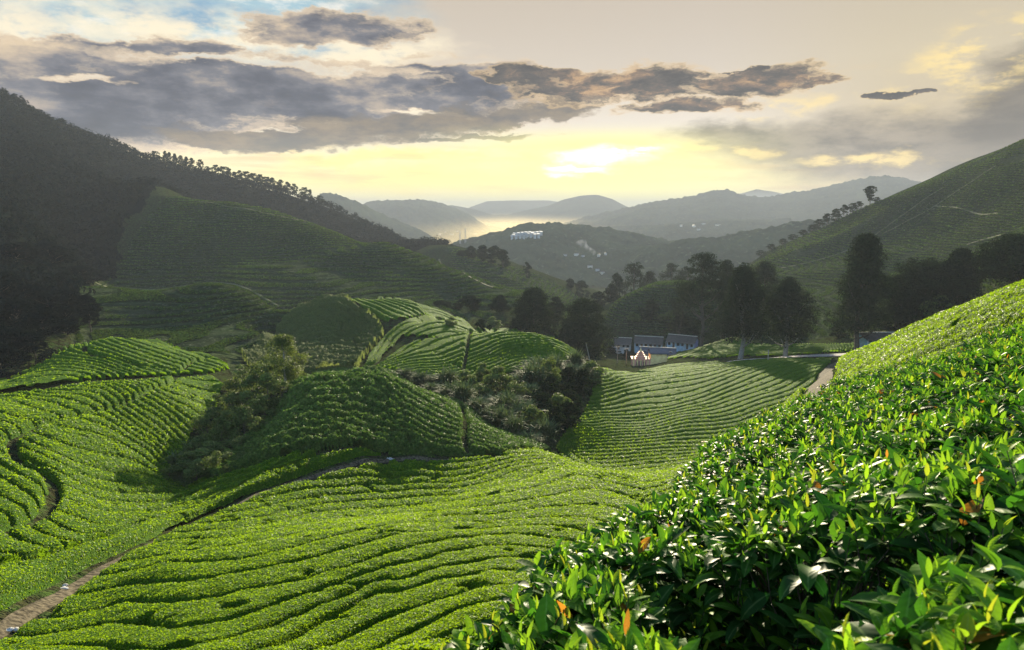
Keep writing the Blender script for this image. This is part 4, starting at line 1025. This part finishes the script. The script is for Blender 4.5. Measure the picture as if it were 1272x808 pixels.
for i, (px, top, w, r, k, lb) in enumerate([
    (574, 311, 14, 448, 'dome', 'leftmost tree of the grove on the hill end'), (586, 305, 17, 446, 'dome', 'second tree from left in the hill end grove'),
    (600, 304, 18, 440, 'tall', 'tallest tree in the middle of the hill end grove'), (613, 305, 19, 436, 'broad', 'rounded tree right of the middle in the hill end grove'),
    (625, 310, 17, 432, 'broad', 'rightmost full tree of the hill end grove'), (655, 325, 11, 428, 'wispy', 'small lone tree on the slope right of the hill end grove'),
    (561, 306, 12, 500, 'dome', 'small tree left of the hill end grove'), (541, 299, 12, 640, 'broad', 'tiny tree on the left ridge where it meets the far valley')]):
    tree_px(px, top, w, r, k, lb, .8, 1700, seed=i + 23, group=G4, bottom=.05)
# trees along both skylines, copied from a few kinds and each set to its own size
def protos(kinds, H, W, leaf, n, name='skyline_tree', m='tree_leaf'):
    out = []
    for i, k in enumerate(kinds): out.append(dict(t=make_tree(name, H, W, k, leaf, n, m, 'bark', .25 if k in ('wispy', 'umbrella') else .08, seed=i + 61), used=False, H=H, W=W))
    return out
def place(p, loc, H, W, label, group, cat='tree', rz=0.0):
    sc = (W / p['W'], W / p['W'], H / p['H'])
    if not p['used']:
        p['used'] = True; t = p['t']; t.location = loc; t.scale = sc; t.rotation_euler = (0, 0, rz); tag(t, label, cat, group); return t
    return copy_thing(p['t'], loc, rz, sc, label, group, cat)
SK = protos(['wispy', 'tall', 'umbrella', 'broad', 'cone'], 12, 9, .8, 620)
kinds = {'w': 0, 't': 1, 'u': 2, 'b': 3, 'c': 4}; words = {'w': 'thin loose', 't': 'slim upright', 'u': 'flat topped', 'b': 'rounded', 'c': 'pointed'}
sky_l = [(222, 187, 8, 't'), (227, 189, 8, 'c'), (233, 187, 8, 't'), (240, 194, 10, 'b'), (247, 190, 7, 't'), (253, 190, 9, 'w'), (263, 196, 10, 'u'), (271, 206, 10, 'u'), (281, 206, 12, 'u'), (291, 201, 12, 'b'), (296, 198, 5, 't'),
         (303, 211, 8, 'c'), (309, 213, 8, 'b'), (317, 212, 14, 'u'), (326, 213, 12, 'b'), (334, 218, 10, 'u'), (341, 217, 11, 'u'), (348, 216, 11, 'w'), (358, 214, 9, 't'), (366, 215, 10, 'w'), (374, 228, 12, 'u'), (386, 230, 11, 'b'), (393, 233, 8, 'c'), (404, 243, 9, 'b'), (210, 190, 10, 'b')]
for i, (px, top, w, k) in enumerate(sorted(sky_l)):
    r = float(np.interp(px, [200, 300, 400], [652, 656, 675])); loc, H, W = size_at(px, top, w, r)
    place(SK[kinds[k]], loc, float(np.clip(H * rng.uniform(.8, 1.25), 4.5, 13)), W * rng.uniform(.8, 1.4), '%s tree on the left ridge skyline, %s from the left' % (words[k], ORD(i + 1)), 'trees along the left ridge skyline', rz=i * 1.3)
sky_r = [(1068, 231, 17, 'u'), (1055, 250, 11, 'w'), (1048, 252, 12, 'b'), (1038, 254, 12, 'w'), (1028, 259, 14, 'b'), (1018, 265, 14, 'w'), (1009, 272, 13, 'b'), (1000, 279, 12, 'b'), (990, 287, 12, 'b'), (978, 294, 12, 'b'), (966, 302, 12, 'b'), (1076, 255, 9, 'b'), (952, 309, 12, 'b'), (940, 316, 12, 'b')]
for i, (px, top, w, k) in enumerate(sorted(sky_r)):
    r = float(np.interp(px, [950, 1000, 1050, 1100], [480, 472, 462, 457])); loc, H, W = size_at(px, top, w, r)
    place(SK[kinds[k]], loc, max(H, 4), W, '%s tree on the right hill skyline, %s from the left' % (words[k], ORD(i + 1)), 'trees along the right hill skyline', rz=i * 2.1)
# the wooded slope's nearest trees, at the left edge
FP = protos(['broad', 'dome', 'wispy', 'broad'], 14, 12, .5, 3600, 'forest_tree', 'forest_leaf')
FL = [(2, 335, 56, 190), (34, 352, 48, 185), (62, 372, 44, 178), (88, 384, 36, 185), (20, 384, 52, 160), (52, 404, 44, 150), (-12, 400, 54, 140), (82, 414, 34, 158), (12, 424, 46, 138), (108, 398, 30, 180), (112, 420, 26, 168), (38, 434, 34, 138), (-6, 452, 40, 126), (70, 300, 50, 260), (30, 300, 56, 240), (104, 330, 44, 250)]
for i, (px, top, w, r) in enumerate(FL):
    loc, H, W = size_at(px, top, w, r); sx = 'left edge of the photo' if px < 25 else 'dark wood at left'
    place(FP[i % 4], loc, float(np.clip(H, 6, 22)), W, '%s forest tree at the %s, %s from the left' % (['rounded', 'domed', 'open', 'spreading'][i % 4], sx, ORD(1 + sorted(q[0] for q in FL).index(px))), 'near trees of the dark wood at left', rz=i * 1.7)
# beyond them the wood reads as one mass
def forest():
    poly = F_forest[0]; n = 42000; a = rng.uniform(R(-40), R(-1), n); l = rng.uniform(math.log(170), math.log(700), n)
    ok = poly_mask(a + rng.normal(0, .004, n), l, poly); a, l = a[ok], l[ok]; r = np.exp(l); w = rng.random(len(r)) < np.clip((r / 700) ** 1.0, .25, 1) * .62; a, r = a[w], r[w]
    x, y = r * np.sin(a), r * np.cos(a); z = ground_z(x, y); n = len(r); print('forest crowns', n)
    R_ = rng.uniform(1.6, 3.4, n) * np.clip(r / 450, .55, 1.1); per = 20; i = np.repeat(np.arange(n), per); d = rng.normal(0, 1, (n * per, 3)); d /= np.linalg.norm(d, axis=1)[:, None]; d[:, 2] = np.abs(d[:, 2]) * 1.1 - .15
    C_ = np.stack([x, y, z + R_ * rng.uniform(.5, 1.3, n)], 1)
    P = C_[i] + d * (R_[i] * rng.uniform(.75, 1.08, n * per))[:, None]
    v, f = cards(P, d * 2.2, np.clip(R_[i] * .5, .8, 1.5), .8, .3)
    tint = np.repeat(np.clip(rng.random(n)[i] * .6 + rng.random(n * per) * .45, 0, 1), 4)
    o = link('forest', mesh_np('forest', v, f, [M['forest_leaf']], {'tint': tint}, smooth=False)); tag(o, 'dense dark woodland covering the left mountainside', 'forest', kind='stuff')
forest()

# ------------------------------------------------------------------ gullies: shrubs, reeds, a feathery tree
tree_px(350, 415, 66, 80, 'wispy', 'feathery light green tree standing at the head of the left gully', .17, 8000, bottom=.2, m='tree_leaf_light', bark='pale_bark', name='feathery_tree', nb=70, tr=.15)
def shrub_proto(seed, m, leaf, n, name='shrub', kind='dome'):
    return dict(t=make_tree(name, 3.0, 3.6, kind, leaf, n, m, 'bark', .02, .06, seed=seed, nb=26), used=False, H=3.0, W=3.6)
def reed_proto(seed):
    g = np.random.default_rng(seed); n = 520; root = empty('reed_clump'); a = g.uniform(0, 6.28, n); el = g.normal(1.2, .22, n)
    P = np.stack([g.normal(0, .42, n), g.normal(0, .42, n), g.uniform(0, .9, n)], 1); D = np.stack([np.cos(a) * np.cos(el), np.sin(a) * np.cos(el), np.sin(el)], 1); U = np.stack([-np.cos(a) * np.sin(el), -np.sin(a) * np.sin(el), np.cos(el)], 1)
    V, F, md, ve = blades(P, D, U, g.uniform(1.3, 2.6, n), g.uniform(.10, .19, n), g.uniform(.4, 1.8, n), np.full(n, .3), 4)
    link('blades', mesh_np('blades', V, F, [M['reed_leaf']], {'tint': np.repeat(g.beta(1.5, 1.5, n), 12)}), root)
    b = MB()
    for q in range(9): x0, y0 = g.normal(0, .25, 2); b.tube([(x0, y0, -.1), (x0 * 1.8, y0 * 1.8, 1.5)], [.035, .012], 5)
    b.build('canes', M['pale_bark'], root, True)
    return dict(t=root, used=False, H=3.0, W=3.6)
SH = [shrub_proto(5, 'shrub_leaf', .20, 2600), shrub_proto(9, 'shrub_leaf', .18, 2600), shrub_proto(14, 'shrub_leaf', .16, 2600, kind='broad'), shrub_proto(17, 'tree_leaf_light', .17, 2400, kind='layer')]
RD = [reed_proto(3), reed_proto(8), reed_proto(12)]
def scatter(lst, protos_, what, group, side, sc=1.0):
    order = sorted(range(len(lst)), key=lambda i: lst[i][0])
    for rank, i in enumerate(order):
        px, py, w, kind = lst[i]; x, y, z = hit(px, py, rmin=8); r = math.hypot(x, y); W = w * r / FPX
        p = protos_[kind]; place(p, (x, y, z - .15), W * rng.uniform(.55, 1.15) * sc, W * rng.uniform(.85, 1.3), '%s in the %s, %s from the left' % (what[kind], side, ORD(rank + 1)), group, 'reeds' if 'reed' in what[kind] else 'shrub', rz=rng.uniform(0, 6.28))
G_L = [(212, 602, 34, 2), (228, 600, 36, 0), (245, 606, 34, 1), (222, 584, 34, 4), (236, 588, 38, 1), (255, 592, 44, 1), (270, 598, 36, 1), (246, 568, 38, 0), (264, 574, 46, 1), (284, 582, 40, 1), (258, 548, 34, 1), (276, 556, 46, 0), (298, 564, 42, 1), (264, 528, 30, 0), (284, 536, 46, 1), (304, 546, 46, 0), (322, 544, 36, 1),
       (272, 512, 30, 1), (290, 516, 40, 0), (310, 526, 46, 1), (330, 526, 40, 1), (294, 496, 34, 3), (314, 504, 44, 0), (334, 508, 44, 1), (350, 504, 34, 1), (302, 480, 30, 1), (322, 484, 40, 3), (344, 488, 44, 1), (362, 484, 36, 0), (330, 470, 34, 0), (352, 472, 40, 1), (370, 466, 30, 3), (216, 596, 26, 4), (240, 604, 24, 4)]
scatter(G_L, SH + RD, ['leafy olive shrub', 'dark dense shrub', 'spreading olive shrub', 'layered light shrub', 'pale reed clump', 'pale reed clump', 'pale reed clump'], 'shrubs filling the left gully', 'left gully')
G_M = [(505, 472, 26, 4), (522, 476, 28, 5), (540, 478, 28, 4), (556, 482, 30, 6), (536, 490, 28, 4), (560, 496, 30, 5), (580, 486, 26, 0), (575, 502, 34, 6), (596, 496, 30, 2), (592, 512, 34, 4), (612, 506, 34, 5), (608, 524, 34, 6), (628, 516, 40, 4), (624, 534, 36, 5), (646, 526, 44, 6), (640, 544, 38, 4), (662, 538, 42, 0), (656, 552, 34, 5), (676, 548, 36, 4),
       (690, 540, 38, 1), (706, 530, 34, 1), (672, 518, 44, 1), (694, 518, 40, 0), (640, 500, 40, 2), (618, 488, 34, 0), (660, 498, 40, 4), (684, 500, 40, 1), (706, 506, 38, 1), (640, 482, 34, 4), (662, 480, 36, 5), (684, 482, 38, 2), (706, 486, 40, 1), (724, 494, 36, 1), (668, 466, 30, 4), (688, 466, 32, 6), (706, 468, 34, 5), (722, 472, 34, 4), (736, 478, 30, 0), (600, 476, 28, 0), (730, 460, 22, 4), (716, 456, 24, 5), (740, 470, 24, 1), (682, 534, 30, 2)]
SH2 = [shrub_proto(25, 'shrub_leaf', .24, 2400), shrub_proto(29, 'tree_leaf', .24, 2200), shrub_proto(34, 'shrub_leaf', .2, 2400, kind='broad'), shrub_proto(37, 'tree_leaf_light', .2, 2200, kind='layer')]
RD2 = [reed_proto(43), reed_proto(48), reed_proto(52)]
scatter(G_M, SH2 + RD2, ['leafy olive shrub', 'dark dense shrub', 'spreading olive shrub', 'layered light shrub', 'silvery reed clump', 'silvery reed clump', 'silvery reed clump'], 'shrubs and reeds filling the middle gully', 'middle gully')
G_V = [(560, 408, 22, 0), (598, 412, 26, 1), (612, 408, 18, 0), (640, 408, 20, 1), (678, 412, 22, 1), (694, 420, 22, 0), (704, 428, 24, 1), (716, 434, 22, 1), (728, 440, 20, 0), (742, 438, 22, 1), (752, 436, 20, 0), (762, 440, 14, 1), (746, 446, 14, 0), (760, 430, 18, 1), (775, 436, 16, 0), (738, 428, 20, 1), (786, 402, 22, 0), (808, 398, 24, 1), (830, 400, 22, 0), (846, 408, 22, 1), (862, 418, 20, 1), (778, 446, 12, 1), (895, 412, 26, 1), (940, 415, 26, 1), (985, 418, 20, 0), (1040, 420, 22, 1), (1110, 415, 30, 1), (1135, 405, 30, 1), (1165, 395, 34, 0), (1100, 424, 16, 0)]
scatter(G_V, [SH2[0], SH2[1]], ['leafy valley shrub', 'dark valley shrub'], 'shrubs on the valley floor round the village', 'valley around the village')

for p_ in SK + FP + SH + RD + SH2 + RD2:
    if not p_['used']:
        for c_ in list(p_['t'].children): bpy.data.objects.remove(c_)
        bpy.data.objects.remove(p_['t'])
# ------------------------------------------------------------------ village
def flat(name, col, rough=.75, spec=.2): return simple(name, col, rough, spec, 1.2, .18)
flat('white_wall', (.62, .62, .58)); flat('blue_wall', (.36, .50, .60)); flat('lilac_wall', (.40, .38, .62)); flat('roof_grey', (.075, .064, .052)); flat('roof_blue', (.075, .078, .092)); flat('ridge_cap', (.45, .42, .34))
flat('cream_wall', (.97, .68, .28)); flat('pink_wall', (.78, .38, .26)); flat('window_dark', (.02, .025, .03), .2, .5); flat('door_wood', (.10, .08, .07)); flat('sheet_white', (.50, .50, .47)); flat('pole_wood', (.30, .26, .20)); flat('steel', (.35, .35, .35), .5); flat('stone_pale', (.55, .54, .50), .9)
flat('greenhouse_film', (.34, .35, .33)); flat('teal_wall', (.20, .36, .40)); simple('sack_white', (.36, .35, .32), .95, .1, 9, .5, .02)
def gable_house(name, w, d, h, rh, wall, roof, side=None, win=5, doors=(0,), band=None):
    """front faces -Y; base at z=0"""
    root = empty(name); b = MB(); b.box(-w/2, w/2, -d/2, d/2, -1.6, h)
    for s in (-1, 1): n = len(b.v); b.v += [(s*w/2, -d/2, h), (s*w/2, d/2, h), (s*w/2, 0, h + rh)]; b.t.append((n, n+1, n+2))
    b.build('wall', M[wall], root)
    if side:
        for s in (-1, 1): p = MB(); p.box(min(s*w/2, s*(w/2+.03)), max(s*w/2, s*(w/2+.03)), -d/2+.02, d/2-.02, -1.5, h); p.build('side_wall', M[side], root)
    o = .45; t = .10; r = MB(); k = rh * o / (d/2)
    for s in (-1, 1):
        a0 = (-w/2-o, s*(d/2+o), h-k); a1 = (w/2+o, s*(d/2+o), h-k); b0 = (-w/2-o, 0, h+rh); b1 = (w/2+o, 0, h+rh)
        up = lambda q: (q[0], q[1], q[2] + t)
        r.quad(up(a0), up(a1), up(b1), up(b0)); r.quad(a0, a1, b1, b0); r.quad(a0, a1, up(a1), up(a0)); r.quad(a0, b0, up(b0), up(a0)); r.quad(a1, b1, up(b1), up(a1))
        for i in range(int(w / .9)):   # sheet seams
            x = -w/2 - o + .45 + i * .9; r.tube([(x, s*(d/2+o), h-k+t+.01), (x, 0, h+rh+t+.01)], .035, 4)
    ro = r.build('roof', M[roof], root); c = MB(); c.tube([(-w/2-o, 0, h+rh+t+.05), (w/2+o, 0, h+rh+t+.05)], .16, 6); c.build('ridge_cap', M['ridge_cap'], ro)
    for i in range(win):
        x = -w/2 + w * (i + .5) / win; dd = i in doors
        z0, z1, hw = (0.0, 2.0, .42) if dd else (.95, 1.95, .48)
        p = MB().box(x-hw, x+hw, -d/2-.05, -d/2-.004, z0, z1); q = p.build('door' if dd else 'window', M['door_wood' if dd else 'window_dark'], root)
        f = MB()
        for (xa, xb, za, zb) in ((x-hw-.08, x-hw, z0, z1+.08), (x+hw, x+hw+.08, z0, z1+.08), (x-hw, x+hw, z1, z1+.08)): f.box(xa, xb, -d/2-.09, -d/2-.003, za, zb)
        f.build('frame', M['white_wall'], q)
    p = MB()
    for x in np.linspace(-w/2, w/2, 4): p.box(x-.06, x+.06, -d/2-1.3, -d/2-1.18, -.8, h-.35)
    p.build('porch_posts', M['white_wall'], root)
    v = MB(); v.quad((-w/2-.2, -d/2, h-.05), (w/2+.2, -d/2, h-.05), (w/2+.2, -d/2-1.4, h-.45), (-w/2-.2, -d/2-1.4, h-.45)); v.quad((-w/2-.2, -d/2, h-.12), (w/2+.2, -d/2, h-.12), (w/2+.2, -d/2-1.4, h-.52), (-w/2-.2, -d/2-1.4, h-.52)); v.build('porch_roof', M[roof], root)
    return root
def put(root, px, r, rz, label, cat, group=None, dz=0.0):
    x, y, z = at(px, r); root.location = (x, y, z + dz); root.rotation_euler = (0, 0, R(rz)); tag(root, label, cat, group); return root
def put_px(root, px, py, r, rz, label, cat, group=None):
    """stand on the ground at distance r; if the ground is lower than the photo shows, a plinth under the wall covers the difference"""
    x, y, z = at(px, r); s = float(pas(px, py)[1]); zz = ZC + math.hypot(x, y) * s; root.location = (x, y, max(z, min(zz, z + 1.5))); root.rotation_euler = (0, 0, R(rz)); tag(root, label, cat, group)
    print('house', label[:30], round(zz - z, 2)); return root
put_px(gable_house('village_house', 8.6, 5.2, 2.5, 1.5, 'white_wall', 'roof_grey', win=5, doors=(2,)), 770, 424, 258, -14, 'white walled house with grey roof, leftmost in the village', 'house', 'village houses')
put_px(gable_house('village_house', 9.8, 5.4, 2.7, 1.6, 'blue_wall', 'roof_grey', 'teal_wall', win=6, doors=(1, 4)), 807, 425, 256, -16, 'pale blue long house in the middle of the village row', 'house', 'village houses')
put_px(gable_house('village_house', 9.8, 5.4, 2.7, 1.6, 'blue_wall', 'roof_grey', 'lilac_wall', win=6, doors=(1, 4)), 849, 428, 250, -30, 'pale blue long house with lilac gable end at the right of the row', 'house', 'village houses')
put_px(gable_house('long_shed', 11.5, 5, 1.6, 1.0, 'white_wall', 'roof_blue', 'teal_wall', win=4, doors=(3,)), 818, 440, 232, -12, 'low shed with wide dark blue roof behind the temple', 'shed')
put_px(gable_house('roadside_shed', 7.5, 4, 2.0, .7, 'teal_wall', 'roof_grey', win=3, doors=(2,)), 1090, 428, 182, 2, 'low grey roofed shed beside the tallest tree', 'shed')
# temple: cream hall, pink gateway block with a stepped tower
tp = empty('temple')
b = MB(); b.box(.4, 5.2, -2, 3, -1.5, 3.6); b.build('hall', M['cream_wall'], tp)
b = MB(); b.box(.1, 5.5, -2.3, 3.3, 3.6, 3.9); b.quad((.1, -2.3, 3.9), (5.5, -2.3, 3.9), (5.3, .5, 4.7), (.3, .5, 4.7)); b.quad((.1, 3.3, 3.9), (5.5, 3.3, 3.9), (5.3, .5, 4.7), (.3, .5, 4.7)); b.build('hall_roof', M['roof_blue'], tp)
b = MB(); b.box(-5.0, .37, -2.2, 1.6, -1.5, 1.9); b.box(-5.2, .37, -2.4, 1.8, 1.9, 2.1); g = b.build('gateway', M['pink_wall'], tp)
b = MB()
for i in range(5): x = -4.6 + i * 1.05; b.box(x-.14, x+.14, -2.52, -2.2, -.4, 1.88)
b.build('pilasters', M['cream_wall'], g)
for x in (-3.55, -1.45): MB().box(x-.34, x+.34, -2.26, -2.205, -.3, 1.3).build('opening', M['window_dark'], g)
MB().box(-2.9, -2.1, -2.27, -2.206, -.3, 1.5).build('doorway', M['door_wood'], g)
b = MB()
for i, (hw, z0, z1) in enumerate([(1.35, 2.1, 2.75), (1.05, 2.75, 3.3), (.78, 3.3, 3.8), (.52, 3.8, 4.2)]): b.box(-2.5-hw, -2.5+hw, -1.2-hw*.7, -1.2+hw*.7, z0, z1 - .08); b.box(-2.5-hw-.12, -2.5+hw+.12, -1.2-hw*.7-.1, -1.2+hw*.7+.1, z1 - .08, z1)
tw = b.build('tower', M['pink_wall'], tp)
b = MB(); b.tube([(-2.5, -1.2, 4.2), (-2.5, -1.2, 4.5), (-2.5, -1.2, 4.75), (-2.5, -1.2, 5.0), (-2.5, -1.2, 5.5)], [.34, .40, .22, .10, .02], 8); b.build('finial', M['cream_wall'], tw)
for x in (-4.6, -.5): MB().tube([(x, -1.8, 2.1), (x, -1.8, 2.5), (x, -1.8, 2.8), (x, -1.8, 3.1)], [.28, .32, .16, .02], 8).build('corner_dome', M['cream_wall'], tp)
put_px(tp, 807, 456, 205, -4, 'small temple with cream hall and pink stepped tower', 'temple')
# poles
def pole(px, r, H, label, lean=0.0, arms=1):
    root = empty('utility_pole'); b = MB().tube([(0, 0, -.3), (lean * .5, 0, H * .5), (lean, 0, H)], [.13, .11, .09], 8); b.build('post', M['pole_wood'], root)
    for k in range(arms): MB().box(lean-.75, lean+.75, -.16, -.06, H-.45-.5*k, H-.33-.5*k).build('crossarm', M['pole_wood'], root)
    put(root, px, r, 5, label, 'pole'); return root
pole(735, 196, 6.5, 'pale leaning pole beside the lane bend', lean=-1.6, arms=0); pole(768, 212, 5.5, 'thin wooden pole left of its twin before the temple'); pole(779, 208, 5.2, 'thin wooden pole right of its twin before the temple'); pole(957, 160, 2.8, 'short post on the roadside between two trees', arms=0); pole(724, 205, 7, 'utility pole at the foot of the broad valley tree')
# pale stones along the footpath
def rocks(px, py, n, s, label, seed):
    g = np.random.default_rng(seed); root = empty('stone_pile'); import bmesh
    for i in range(n):
        bm = bmesh.new(); bmesh.ops.create_icosphere(bm, subdivisions=2, radius=s * g.uniform(.6, 1.0))
        k = g.uniform(1, 9); sq = (g.uniform(.9, 1.4), g.uniform(.8, 1.1), g.uniform(.45, .7))
        for v in bm.verts: f = 1 + .22 * math.sin(v.co.x * 9 / s * .3 + k) * math.cos(v.co.y * 7 / s * .3 + k * 2); v.co = (v.co.x * f * sq[0], v.co.y * f * sq[1], v.co.z * f * sq[2])
        me = bpy.data.meshes.new('stone'); bm.to_mesh(me); bm.free(); me.materials.append(M['sack_white']); o = link('stone', me, root); o.location = (g.normal(0, s * 1.1), g.normal(0, s * .9), s * .12); o.rotation_euler = (0, 0, g.uniform(0, 3))
    x, y, z = hit(px, py); root.location = (x, y, z - .02); tag(root, label, 'stones', 'pale stones beside the footpath')
rocks(79, 731, 3, .17, 'pale stones by the hedge ends on the lower footpath', 1); rocks(484, 571, 3, .24, 'pale stones at the upper bend of the footpath', 2); rocks(469, 577, 2, .24, 'pale stones just below the upper footpath bend', 3); rocks(360, 627, 3, .18, 'small pale stones halfway up the footpath', 4); rocks(10, 783, 3, .14, 'small pale stones at the lowest end of the footpath', 5)
rocks(98, 505, 3, .4, 'pale stones in the bare hollow between the hedge rows', 6)
# bare patch between the hedges, pale strips painting sunlit ridge lines on the hill sides
for txt, w, r0 in (("240 250|285 258|330 266|375 275|420 286|460 298", .7, 300), ("95 349|150 357|190 361|220 357|260 351|290 354|320 366|350 384", .5, 150), ("545 322|580 343|620 360", .6, 200)): ribbon('lit_ridge_strip', txt, w, 'lit_ridge_tint', .25, n_mul=.5)  # ribbons stand in for light catching the left hill crests
for txt, w in (("968 334|1000 328|1025 321|1045 315|1058 309", .7), ("1095 292|1130 274|1165 254|1205 228|1240 205", .6), ("1075 300|1110 276|1150 247|1175 232", .5), ("1198 306|1225 297|1250 291", .7), ("1160 256|1200 262|1240 266", .3)): ribbon('lit_hill_strip', txt, w, 'lit_ridge_tint', .25, n_mul=.5)  # same painted light, as thin strips on the right hill

# ------------------------------------------------------------------ far details, set on the far ranges
from mathutils.bvhtree import BVHTree
from mathutils import Vector
_rid = [o for o in COL.objects if o.name.startswith(('hills', 'valley_floor'))]
def _bvh(o):
    me = o.data; n = len(me.vertices); v = np.empty(n * 3, np.float32); me.vertices.foreach_get('co', v); lf = np.empty(len(me.loops), np.int32); me.loops.foreach_get('vertex_index', lf)
    return BVHTree.FromPolygons(v.reshape(-1, 3).tolist(), lf.reshape(-1, 4).tolist())
_bv = [_bvh(o) for o in _rid]
def far_hit(px, py):
    d = Vector([float(t) for t in pdir(px, py)]).normalized(); best = None
    for b in _bv:
        h = b.ray_cast(Vector((0, 0, ZC)), d)
        if h[0] is not None and (best is None or h[3] < best[1]): best = (h[0], h[3])
    return best
def tiny_house(name, w, d, h, rh, wall, roof):
    root = empty(name); b = MB(); b.box(-w/2, w/2, -d/2, d/2, -4, h); b.build('wall', M[wall], root)
    r = MB(); r.quad((-w/2-.5, -d/2-.5, h), (w/2+.5, -d/2-.5, h), (w/2+.5, 0, h+rh), (-w/2-.5, 0, h+rh)); r.quad((-w/2-.5, d/2+.5, h), (w/2+.5, d/2+.5, h), (w/2+.5, 0, h+rh), (-w/2-.5, 0, h+rh)); r.build('roof', M[roof], root); return root
GH = tiny_house('greenhouse', 3.6, 13, 2.2, 1.0, 'greenhouse_film', 'greenhouse_film'); used = False; k = 0
for j in range(3):
    for i in range(8):
        px = 636 + i * 4.6 + j * 1.6; py = 295.5 - i * .40 - j * 1.9 + (1.0 if i > 4 and j == 2 else 0); h = far_hit(px, py)
        if not h or h[1] > 1600: continue
        lb = 'white greenhouse on the far ridge, %s in the %s row' % (ORD(i + 1), ['front', 'middle', 'back'][j])
        if not used: used = True; GH.location = h[0]; tag(GH, lb, 'greenhouse', 'white greenhouses on the far ridge')
        else: copy_thing(GH, h[0], 0.15, (1, 1, 1), lb)
FH = [tiny_house('distant_house', 14, 9, 5, 3, 'greenhouse_film', 'roof_grey'), tiny_house('distant_house', 20, 10, 6, 3, 'ridge_cap', 'roof_grey')]; fu = [False, False]
spots = [(702, 318), (716, 317), (724, 319), (744, 318), (752, 316), (733, 332), (742, 336), (748, 340), (846, 281), (862, 282), (874, 279), (892, 281), (868, 286), (546, 292), (553, 289), (561, 292), (568, 288), (590, 291), (600, 288), (612, 284)]
for i, (px, py) in enumerate(spots):
    h = far_hit(px, py); g = hit(px, py, rmin=300)
    if not h: continue
    gx, gy, gz_ = g; s = float(pas(px, py)[1]); near_ok = abs((gz_ - ZC) / math.hypot(gx, gy) - s) < .003 and math.hypot(gx, gy) < h[1]
    loc = (gx, gy, gz_) if near_ok else h[0]; dist = math.hypot(loc[0], loc[1]); k = i % 2; sc = .34 if dist < 1500 else .65
    lb = '%s distant house %s, %s from the left' % (['small white', 'long cream'][k], 'in the far valley mist' if dist > 1400 else 'on the valley floor below the far ridge', ORD(1 + sorted(q[0] for q in spots).index(px)))
    if not fu[k]: fu[k] = True; FH[k].location = loc; FH[k].scale = (sc,) * 3; tag(FH[k], lb, 'house', 'distant valley houses')
    else: copy_thing(FH[k], loc, .4 * (i % 5), (sc,) * 3, lb)
for px, top, base, lb in ((578, 284, 299, 'thin lattice radio mast on the left end of the far ridge'), (571.5, 287, 300, 'shorter radio mast left of the tall lattice mast')):
    h = far_hit(px, base + 3) or far_hit(px, 306)
    if h:
        rr_ = math.hypot(h[0].x, h[0].y); H = (float(pas(px, top)[1]) - float(pas(px, base + 3)[1])) * rr_
        root = empty('radio_mast', h[0]); b = MB()
        for q in range(3): t = q * 2.094; b.tube([(1.3 * math.cos(t), 1.3 * math.sin(t), -2), (.4 * math.cos(t), .4 * math.sin(t), H)], .22, 4)
        b.build('frame', M['steel'], root); b = MB()
        for q in range(12): z = H * q / 12; w = 1.3 - .9 * q / 12; b.tube([(w, 0, z), (-w * .5, w * .87, z + H / 24), (-w * .5, -w * .87, z + H / 12)], .12, 4)
        b.build('bracing', M['steel'], root); tag(root, lb, 'mast')
# smoke rising from the valley
def smoke():
    import bmesh
    h = far_hit(736, 318); r = h[1]; b = h[0]; bm = bmesh.new(); bmesh.ops.create_icosphere(bm, subdivisions=3, radius=1.0); k = r / FPX
    for v in bm.verts:
        u = (v.co.z + 1) / 2; v.co = (v.co.x * k * (3 + 8 * u) - u * 15 * k + 4 * k * math.sin(u * 7), v.co.y * k * 6, (v.co.z + 1) * 10 * k)
    me = bpy.data.meshes.new('smoke'); bm.to_mesh(me); bm.free(); m, T, out = mat('smoke'); v = T.new('ShaderNodeVolumePrincipled'); P = obj_c(T)
    n = T.noise(P, .05, 4, .6); T.put(v.inputs['Density'], T.m('MULTIPLY', T.rng(n, .42, .62), .05)); v.inputs['Color'].default_value = (.75, .78, .82, 1); T.l.new(v.outputs[0], out.inputs['Volume']); me.materials.append(m)
    o = link('smoke_plume', me, loc=b); tag(o, 'thin pale smoke rising from the valley below the far ridge', 'smoke', kind='stuff')
smoke()
